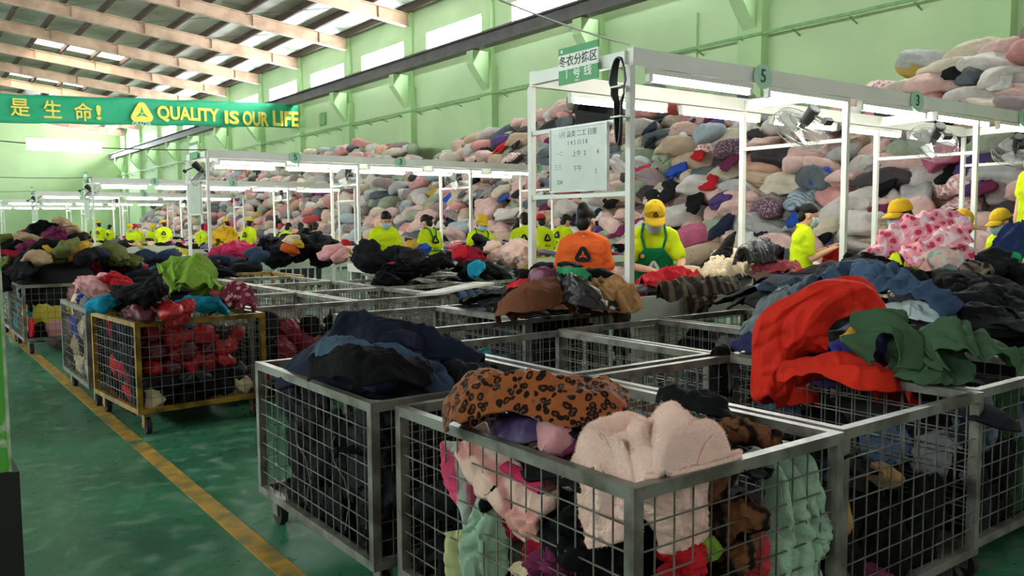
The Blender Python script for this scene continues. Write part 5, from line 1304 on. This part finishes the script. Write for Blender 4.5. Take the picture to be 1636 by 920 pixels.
m_skin = mat('skin', '#c99a7e', .55, var=.04, scale=12); m_hair = mat('black_hair', '#0d0908', .5, var=.2, scale=40, bump=.25, bscale=90, spec=.25)
m_lime = fabric('#c9e01c'); m_orange = fabric('#e0622a'); m_apron = fabric('#0f7a48'); m_trous = fabric('#23262c'); m_mask = mat('mask_blue', '#a9c8cc', .8)
m_capy = fabric('#dcb52c'); m_capr = fabric('#c4243c'); m_shoe = mat('shoe_dark', '#1b1b1d', .7); m_pinkgrey = fabric('#a4929a')
m_eye = mat('eye_dark', '#140e0c', .3)
m_redap = fabric('#9c1f2c')
def person(label, loc, rz, h=1.6, lean=.1, arms=None, head=(0, 0), shirt=None, cap=None, hair='short', mask=False, apron=None, back_logo=False, apron_logo=False, voxel=.009, cap_logo=False, legs=True, turn=0.):
    """feet at loc, facing local +y; arms = ((elbow, wrist) left, right) in person space at height 1.6"""
    k = h/1.6
    root = empty('person', loc, rz); root.scale = (k, k, k); tag(root, label, 'person')
    pel = Vector((0, 0, .86)); Rl = Matrix.Rotation(-lean, 3, 'X')
    up = lambda v: pel+Rl @ (Vector(v)-pel)
    shL, shR = up((-.150, -.01, 1.30)), up((.150, -.01, 1.30)); neck = up((0, -.01, 1.36)); nb = up((0, .005, 1.42))
    Hm = Matrix.Rotation(head[0], 3, 'Z') @ Matrix.Rotation(-(lean*.5+head[1]), 3, 'X')
    hc = nb+Hm @ Vector((0, .02, .085)); HV = lambda v: hc+Hm @ Vector(v)
    if arms is None: arms = (((-.24, .02, 1.04), (-.17, .22, .93)), ((.24, .02, 1.04), (.17, .22, .93)))
    arms = tuple((Vector((e[0]*.88, e[1], e[2])), Vector((w_[0]*.92, w_[1], w_[2]))) for e, w_ in arms)
    b = MB()
    # head
    b.ell(HV((0, -.008, .028)), (.074, .092, .088), 20, 12, Hm); b.ell(HV((0, .022, -.045)), (.056, .064, .07), 18, 10, Hm); b.ell(HV((0, .07, -.098)), (.022, .02, .018), 10, 6, Hm)
    b.ell(HV((0, .096, -.03)), (.013, .017, .022), 10, 6, Hm); b.ell(HV((0, .084, -.068)), (.024, .012, .010), 10, 6, Hm)
    for s in (-1, 1): b.ell(HV((s*.075, -.005, -.022)), (.010, .02, .03), 8, 6, Hm)
    caps(b, neck, HV((0, -.01, -.05)), .052, .05)
    # trunk
    for z_, hw, r_ in ((.86, .07, .10), (1.0, .05, .092), (1.14, .065, .10), (1.24, .08, .098), (1.31, .10, .062)):
        caps(b, up((-hw, 0, z_)), up((hw, 0, z_)), r_, r_)
    for s in (-1, 1):
        caps(b, up((s*.06, 0, .88)), up((s*.07, 0, 1.25)), .09, .09)
        caps(b, up((s*.03, -.005, 1.34)), (shL, shR)[s > 0], .05, .052)
    # arms, hands
    for s, sh, (el, wr_) in ((-1, shL, arms[0]), (1, shR, arms[1])):
        el = Vector(el); wr_ = Vector(wr_)
        caps(b, sh, el, .046, .037); caps(b, el, wr_, .037, .026)
        d = (wr_-el).normalized(); side = d.cross(Vector((0, 0, 1)))
        side = (side.normalized() if side.length > .1 else Vector((1, 0, 0))); nrm = side.cross(d)
        pc = wr_+d*.05
        Mh = Matrix((side, d, nrm)).transposed()
        b.ell(pc, (.037, .052, .016), 14, 8, Mh)
        for q, (off, ln) in enumerate(((-.028, .062), (-.010, .072), (.010, .068), (.027, .052))):
            r0 = wr_+d*.088+side*off; m1 = r0+d*ln*.55-nrm*.006; e1 = m1+d*ln*.4-nrm*.022
            caps(b, r0, m1, .0088, .0082, 8); caps(b, m1, e1, .0082, .007, 8)
        t0 = wr_+d*.03-side*s*.03; t1 = t0+d*.035-side*s*.028; t2 = t1+d*.032-side*s*.006
        caps(b, t0, t1, .011, .0095, 8); caps(b, t1, t2, .0095, .008, 8)
    # legs
    hips = [Vector((s*.085, 0, .82)) for s in (-1, 1)]
    for s, hp_ in zip((-1, 1), hips):
        kn = Vector((s*.09, .03, .46)); an = Vector((s*.095, -.01, .08))
        caps(b, hp_, kn, .078, .052); caps(b, kn, an, .050, .034); caps(b, an, an+Vector((0, .12, -.04)), .03, .028)
    body = obj('body', remeshed(b, voxel, 3), m_skin, root)
    # shirt
    sb = MB()
    for z_, hw, r_ in ((.84, .078, .118), (1.0, .065, .112), (1.14, .075, .117), (1.24, .09, .112), (1.315, .105, .072)):
        caps(sb, up((-hw, 0, z_)), up((hw, 0, z_)), r_, r_)
    for s, sh, (el, _) in ((-1, shL, arms[0]), (1, shR, arms[1])):
        el = Vector(el); caps(sb, up((s*.07, 0, .86)), up((s*.085, 0, 1.25)), .108, .105); caps(sb, up((s*.035, -.005, 1.35)), sh, .058, .06)
        e2 = sh.lerp(el, .72); caps(sb, sh, e2, .061, .059)
    for q in range(12):
        a = 2*pi*q/12; sb.ell(up((.062*math.cos(a), .06*math.sin(a)-.0, 1.375-.012*math.sin(a))), (.02, .02, .022), 8, 5)
    sm2 = remeshed(sb, max(voxel*1.25, .011), 4, name='shirt')
    co = np.array([v.co[:] for v in sm2.vertices]); nn = np.array([v.normal[:] for v in sm2.vertices])
    co = co+nn*(.010*(folds(co, int(loc[0]*100) & 1023, 20.)-.4))[:, None]; sm2.vertices.foreach_set('co', co.ravel()); sm2.update()
    obj('shirt', sm2, shirt or m_lime, root)
    # trousers and shoes
    tb_ = MB()
    for s, hp_ in zip((-1, 1), hips):
        kn = Vector((s*.09, .03, .46)); an = Vector((s*.095, -.01, .09)); caps(tb_, hp_, kn, .098, .072); caps(tb_, kn, an, .07, .056)
    caps(tb_, (-.07, 0, .86), (.07, 0, .86), .112, .112)
    obj('trousers', remeshed(tb_, .016, 4, name='trousers'), m_trous, root)
    for s in (-1, 1): MB().ell((s*.095, .05, .045), (.048, .13, .045), 14, 8).build('shoe', m_shoe, root, True)
    # hair
    hm = MB(); hm.ell(HV((0, -.012, .046)), (.081, .094, .084), 20, 12, Hm)
    hm.ell(HV((0, -.06, -.03)), (.066, .05, .07), 16, 10, Hm)
    if hair in ('bun', 'up'): hm.ell(HV((0, -.125, .03)), (.036, .032, .036), 14, 9, Hm)
    if hair == 'clip': hm.ell(HV((0, -.075, .06)), (.06, .055, .085), 16, 10, Hm); hm.ell(HV((.0, -.06, -.06)), (.055, .04, .05), 12, 8, Hm)
    if hair == 'pony': hm.ell(HV((0, -.12, -.07)), (.03, .028, .10), 12, 8, Hm)
    hme = remeshed(hm, .011, 2, name='hair'); obj('hair', hme, m_hair, root)
    for s in (-1, 1):
        MB().ell(HV((s*.03, .083, -.002)), (.011, .006, .006), 8, 6, Hm).build('eye', m_eye, root, True)
        MB().ell(HV((s*.031, .086, .016)), (.017, .005, .003), 8, 6, Hm).build('eyebrow', m_hair, root, True)
    MB().ell(HV((0, .094, -.070)), (.021, .005, .005), 8, 6, Hm).build('mouth', mat('lips', '#a8645c', .5), root, True)
    if mask:
        V = []; Fc = []; nu_, nv_ = 12, 8
        for i in range(nv_+1):
            for j in range(nu_+1):
                a = -1.25+2.5*j/nu_; z_ = -.02-.092*i/nv_; w_ = 1-.28*(i/nv_)**2
                V.append(HV((.078*math.sin(a)*w_, .0+.102*math.cos(a)*(1-.12*(i/nv_)**2)+.012*math.sin(pi*i/nv_), z_)))
        for i in range(nv_):
            for j in range(nu_): a = i*(nu_+1)+j; Fc.append((a, a+nu_+1, a+nu_+2, a+1))
        mo_ = obj('face_mask', mesh_from('face_mask', V, Fc, True), m_mask, root); md = mo_.modifiers.new('s', 'SOLIDIFY'); md.thickness = .003
        for s in (-1, 1): MB().tube([HV((s*.076, .03, -.03)), HV((s*.085, -.01, -.005))], .002, 4).build('ear_loop', m_mask, mo_)
    if cap is not None:
        V = []; Fc = []; nu_, nv_ = 24, 8
        for i in range(nv_+1):
            th = pi/2*i/nv_
            for j in range(nu_): a = 2*pi*j/nu_; V.append(HV((.090*math.sin(th)**.8*math.cos(a), -.012+.104*math.sin(th)**.8*math.sin(a), .03+.105*math.cos(th))))
        for i in range(nv_):
            for j in range(nu_): Fc.append((i*nu_+j, (i+1)*nu_+j, (i+1)*nu_+(j+1) % nu_, i*nu_+(j+1) % nu_))
        co_ = obj('cap', mesh_from('cap', V, Fc, True), cap, root); md = co_.modifiers.new('s', 'SOLIDIFY'); md.thickness = .004
        V = []; Fc = []
        for i in range(5):
            for j in range(11):
                a = -1.05+2.1*j/10; ex = i/4
                V.append(HV((.088*math.sin(a)*(1+.02*ex), -.012+.098*math.cos(a)+.085*ex*math.cos(a*.9), .034-.028*ex-.02*(math.sin(a)**2))))
        for i in range(4):
            for j in range(10): a = i*11+j; Fc.append((a, a+11, a+12, a+1))
        br = obj('brim', mesh_from('brim', V, Fc, True), cap, co_); md = br.modifiers.new('s', 'SOLIDIFY'); md.thickness = .005
        MB().ell(HV((0, -.012, .137)), (.008, .008, .005), 8, 5, Hm).build('button', cap, co_)
        if cap_logo: emblem(root, .022, HV((0, .088, .068)), Hm @ Vector((1, 0, 0)), Hm @ Vector((0, -.25, .97)), Hm @ Vector((0, .97, .25)), m_trous, cap, 'cap_badge')
    if apron is not None:
        V = []; Fc = []; nu_, nv_ = 16, 18
        for i in range(nv_+1):
            z_ = 1.26-.72*i/nv_
            hwid = 1.15 if z_ < 1.05 else 1.15-.75*min(1, (z_-1.05)/.2)**1.2
            for j in range(nu_+1):
                a = -hwid+2*hwid*j/nu_
                ry_ = .128+.02*(z_ < .95)+.012*math.sin(a*5+i*.6)*(i/nv_)
                V.append((up if z_ > .86 else Vector)((.195*math.sin(a), ry_*math.cos(a)+.006, z_)))
        for i in range(nv_):
            for j in range(nu_): a = i*(nu_+1)+j; Fc.append((a, a+nu_+1, a+nu_+2, a+1))
        ao = obj('apron', mesh_from('apron', V, Fc, True), apron, root); md = ao.modifiers.new('s', 'SOLIDIFY'); md.thickness = .005
        for s in (-1, 1):
            MB().tube([up((s*.075, .122, 1.255)), up((s*.10, .085, 1.345)), up((s*.085, -.02, 1.41)), up((s*.06, -.10, 1.36)), up((s*.02, -.13, 1.2))], .012, 6).build('strap', apron, ao)
        MB().tube([up((.2*math.sin(a), .138*math.cos(a), 1.03)) for a in np.linspace(.95, 2*pi-.95, 20)], .01, 6).build('apron_tie', apron, ao)
        if apron_logo:
            emblem(ao, .05, up((0, .147, 1.10)), (1, 0, 0), Rl @ Vector((0, 0, 1)), Rl @ Vector((0, 1, 0)), m_swhite, apron, 'badge')
            o = obj('lettering', text_mesh('格瑞哲', .03, extrude=.0008), m_swhite, ao, loc=up((0, .146, 1.02))); o.rotation_euler = (pi/2-lean, 0, pi)
            MB().ell(up((.09, .14, 1.19)), (.018, .004, .018), 12, 6).build('pin_badge', mat('pin_orange', '#d98a2a', .5), ao)
    if back_logo:
        emblem(root, .072, up((0, -.134, 1.19)), (-1, 0, 0), Rl @ Vector((0, 0, 1)), Rl @ Vector((0, -1, 0)), m_trous, shirt or m_lime, 'badge')
        o = obj('lettering', text_mesh('格瑞哲', .04, extrude=.001), m_trous, root, loc=up((0, -.131, 1.06))); o.rotation_euler = (pi/2-lean, 0, 0)
        o = obj('lettering', text_mesh('GRACER', .018, extrude=.001), m_trous, root, loc=up((0, -.126, 1.02))); o.rotation_euler = (pi/2-lean, 0, 0)
    return root
def at(px, t): 
    p = pt(px, 350, t); return (p[0], p[1], 0)
hang = (((-.23, -.0, 1.05), (-.21, .06, .84)), ((.23, -.0, 1.05), (.21, .06, .84)))
CAMR = -math.atan2(.59485, .80014)      # local +y pointing away from the camera (as seen at the image centre)
V_ = .0085
person('person in orange polo shirt seen from behind, hair clipped up, beside the whiteboard gantry', (4.80, 5.42, 0), CAMR-.15, 1.63, .10, (((-.25, .05, 1.05), (-.16, .2, .95)), ((.25, .03, 1.04), (.2, .16, .9))), (-.25, .15), m_orange, None, 'clip', True, None, True, voxel=V_)
person('person in yellow cap, mask, lime shirt and green apron leaning over the first table', (5.66, 5.44, 0), CAMR+pi-.12, 1.73, .40, (((-.26, .22, 1.06), (-.20, .44, .98)), ((.24, .24, 1.03), (.02, .40, 1.0))), (.05, .35), m_lime, m_capy, 'short', True, m_apron, False, True, V_, True)
person('person with bun, mask and lime shirt holding a red garment at the first table', (7.86, 5.38, 0), -2.45, 1.68, .06, (((-.2, .1, 1.06), (-.06, .28, 1.16)), ((.2, .1, 1.06), (.05, .28, 1.14))), (0, .2), m_lime, None, 'bun', True, None, voxel=V_)
person('person in yellow cap and mask facing left behind the flowered blanket', at(1456, 7.15), pi/2-.45, 1.66, .12, hang, (.1, .15), m_lime, m_capy, 'short', True, None, voxel=V_)
person('person in yellow cap bending down just behind the flowered blanket worker', at(1494, 8.3), -pi/2-.9, 1.62, .32, hang, (0, .3), fabric('#b8a83a'), m_capy, 'short', True, None, voxel=.011)
person('person in yellow cap and lime shirt facing left near the bright green garment', (8.95, 3.72, 0), pi/2-.35, 1.60, .2, (((-.25, .08, 1.03), (-.18, .28, .9)), ((.25, .08, 1.03), (.18, .28, .9))), (0, .2), m_lime, m_capy, 'pony', True, None, voxel=.011)
pw = person('person in lime shirt standing on a wooden step with arms hanging', (*at(1654, 9.6)[:2], .62), 1.25, 1.68, .05, hang, (0, .1), m_lime, None, 'short', True, None, voxel=.012)
st = empty('step_platform', at(1654, 9.6)); tag(st, 'wooden step platform under the worker in the lime shirt', 'step')
m_wood = mat('plain_wood', '#8a6b48', .7, scale=9)
MB().box((-.3, -.22, .58), (.3, .22, .62)).build('step_top', m_wood, st)
for sx in (-1, 1):
    for sy in (-1, 1): MB().box((sx*.25-.025, sy*.17-.025, 0), (sx*.25+.025, sy*.17+.025, .58)).build('leg', m_wood, st)
# red garment held by the third worker
S('red_cloth', 'red garment held up by the worker with the bun', 'garment', fab('red'), [(8.10, 5.20, 1.24), (8.11, 5.18, 1.15), (8.13, 5.17, 1.03), (8.14, 5.16, .92)], [.07, .10, .12, .10], [.02, .03, .03, .02], 260, up=(-.6, -.8, .1))
# second line
V2 = .014
person('bare headed person in lime shirt and mask facing the camera on the second line', at(612, 13.0), CAMR+pi+.35, 1.70, .22, (((-.26, .14, 1.06), (-.24, .36, .94)), ((.26, .12, 1.05), (.12, .32, .93))), (.1, .3), m_lime, None, 'short', True, None, voxel=V2)
person('person with tied hair, lime shirt and green apron seen from behind on the second line', at(690, 13.4), CAMR+.75, 1.64, .15, (((-.24, .08, 1.05), (-.16, .26, .95)), ((.24, .08, 1.05), (.16, .26, .95))), (.3, .3), m_lime, None, 'bun', False, m_apron, True, voxel=V2)
person('person in yellow cap and green apron shaking out a dark garment on the second line', at(764, 13.2), CAMR+pi+.5, 1.62, .15, (((-.25, .12, 1.08), (-.2, .32, 1.02)), ((.25, .12, 1.08), (.15, .32, 1.02))), (0, .2), m_lime, m_capy, 'short', True, m_apron, voxel=V2)
lumps([pt(772, 385, 12.6), pt(782, 392, 12.6), pt(772, 400, 12.6)], ['charcoal'], 261, 'held by the yellow capped worker on the second line', a=.28)
person('person in lime shirt with back badge beside the gantry post on the second line', at(838, 13.2), CAMR-.1, 1.66, .15, None, (.2, .25), m_lime, None, 'short', False, None, True, voxel=V2)
person('person in red cap and lime shirt seen from behind on the second line', at(870, 14.6), CAMR+.6, 1.64, .15, None, (-.3, .2), m_lime, m_capr, 'short', False, None, True, voxel=V2)
person('person in lime shirt reaching to the right on the second line', at(890, 15.2), CAMR-.7, 1.68, .35, (((-.26, .16, 1.08), (-.16, .34, .95)), ((.26, .2, 1.1), (.2, .46, .98))), (-.2, .2), m_lime, None, 'short', False, None, True, voxel=V2)
# third and fourth lines: three figures, copied with other clothes
fA = person('person in yellow cap seen from behind on the third line', at(394, 20.5), CAMR-.5, 1.66, .15, None, (.6, .15), m_lime, m_capy, 'short', True, None, True, voxel=.018)
fB = person('person in red cap bending forward on the third line', at(337, 21.0), CAMR+pi, 1.58, .35, None, (0, .3), m_lime, m_capr, 'short', True, None, voxel=.018)
fC = person('bare headed person in lime shirt behind the dark mound', at(454, 20.5), CAMR-.3, 1.55, .25, None, (0, .2), m_lime, None, 'short', False, None, True, voxel=.018)
def far(src, px, t, rz, label, shirt=None, cap=None):
    o = copy_tree(src); p = at(px, t); o.location = p; o.rotation_euler = (0, 0, rz); tag(o, label, 'person')
    for ch in o.children:
        nm = ch.name.split('.')[0]
        for key, mt in (('shirt', shirt), ('cap', cap)):
            if nm == key and mt is not None:
                ch.material_slots[0].link = 'OBJECT'; ch.material_slots[0].material = mt
                for g_ in ch.children: 
                    if len(g_.material_slots): g_.material_slots[0].link = 'OBJECT'; g_.material_slots[0].material = mt
    return o
far(fA, 363, 22.5, CAMR+.4, 'person in yellow cap beside the yellow cloth on the third line')
far(fC, 323, 23.5, CAMR+.2, 'person in lime shirt half hidden by the second gantry post')
far(fC, 478, 19.8, CAMR+.1, 'person in orange shirt seen from behind the dark mound', m_orange)
far(fC, 501, 19.8, CAMR+.0, 'person in grey pink shirt seen from behind the dark mound', m_pinkgrey)
far(fA, 261, 26.5, CAMR+.3, 'person in yellow cap facing left on the fourth line'); far(fB, 246, 28.5, CAMR+pi+.2, 'person in yellow cap facing the camera on the fourth line', None, m_capy)
far(fB, 224, 29.5, CAMR+pi-.4, 'person in red cap facing left on the fourth line'); far(fB, 213, 27.5, CAMR+pi, 'person in yellow cap with mask bending on the fourth line', None, m_capy)
far(fC, 171, 31, CAMR, 'bare headed person in lime shirt far down the fourth line'); far(fA, 156, 30, CAMR+.1, 'person in yellow cap seen from behind far down the fourth line'); far(fB, 127, 31, CAMR+pi, 'person in yellow cap leaning by the aisle far down the fourth line', None, m_capy)
S('yellow_cloth', 'big yellow cloth spread out on the third line', 'cloth', fabric('#d0a828'), [pt(338, 388, 19.5), pt(358, 378, 19.5), pt(378, 390, 19.4)], [.2, .3, .2], [.12, .16, .1], 262, amp=.05)

# ================================================================== loose garments: the 300 that show largest, the rest joined
def gsize(e):
    px, py, t = proj(e[2]); r = max(e[3])*(.22 if max(e[3]) == 1 else 1)
    return -1 if (px < -80 or px > 1716 or py > 1000 or t < .3) else r/t
ordr = sorted(range(len(PEND)), key=lambda q: -gsize(PEND[q])); keep = set(ordr[:292])
lo_of = {v.name: crumple(k[0], False, k[2]) for k, v in list(_lib.items())}
Vs, Fs, Ms, mats_, nv = [], [], [], [], 0
for q, (me, mt, loc, sc, R, color, where) in enumerate(PEND):
    if q in keep:
        o = obj('crumpled_garment', me, mt, loc=loc, scale=sc)
        if R is not None: o.rotation_euler = R.to_euler()
        l_ = '%s crumpled garment %s' % (color, where); tag(o, l_, 'garment', l_+' group')
    else:
        src = lo_of.get(me.name, me)
        M_ = np.array(Matrix.LocRotScale(Vector(loc), R if R is not None else Matrix.Identity(3), Vector(sc)))
        W4 = np.array([v.co[:] for v in src.vertices]) @ M_[:3, :3].T+M_[:3, 3]
        if mt not in mats_: mats_.append(mt)
        Vs.append(W4); fs = [tuple(i+nv for i in p.vertices) for p in src.polygons]; Fs += fs; Ms += [mats_.index(mt)]*len(fs); nv += len(W4)
if Vs:
    me = mesh_from('mixed_clothes', np.concatenate(Vs), Fs, True)
    for m_ in mats_: me.materials.append(m_)
    me.polygons.foreach_set('material_index', Ms)
    o = obj('mixed_clothes', me); tag(o, 'smaller crumpled clothes among the cages, tables and sacks', 'clothes'); o['kind'] = 'stuff'
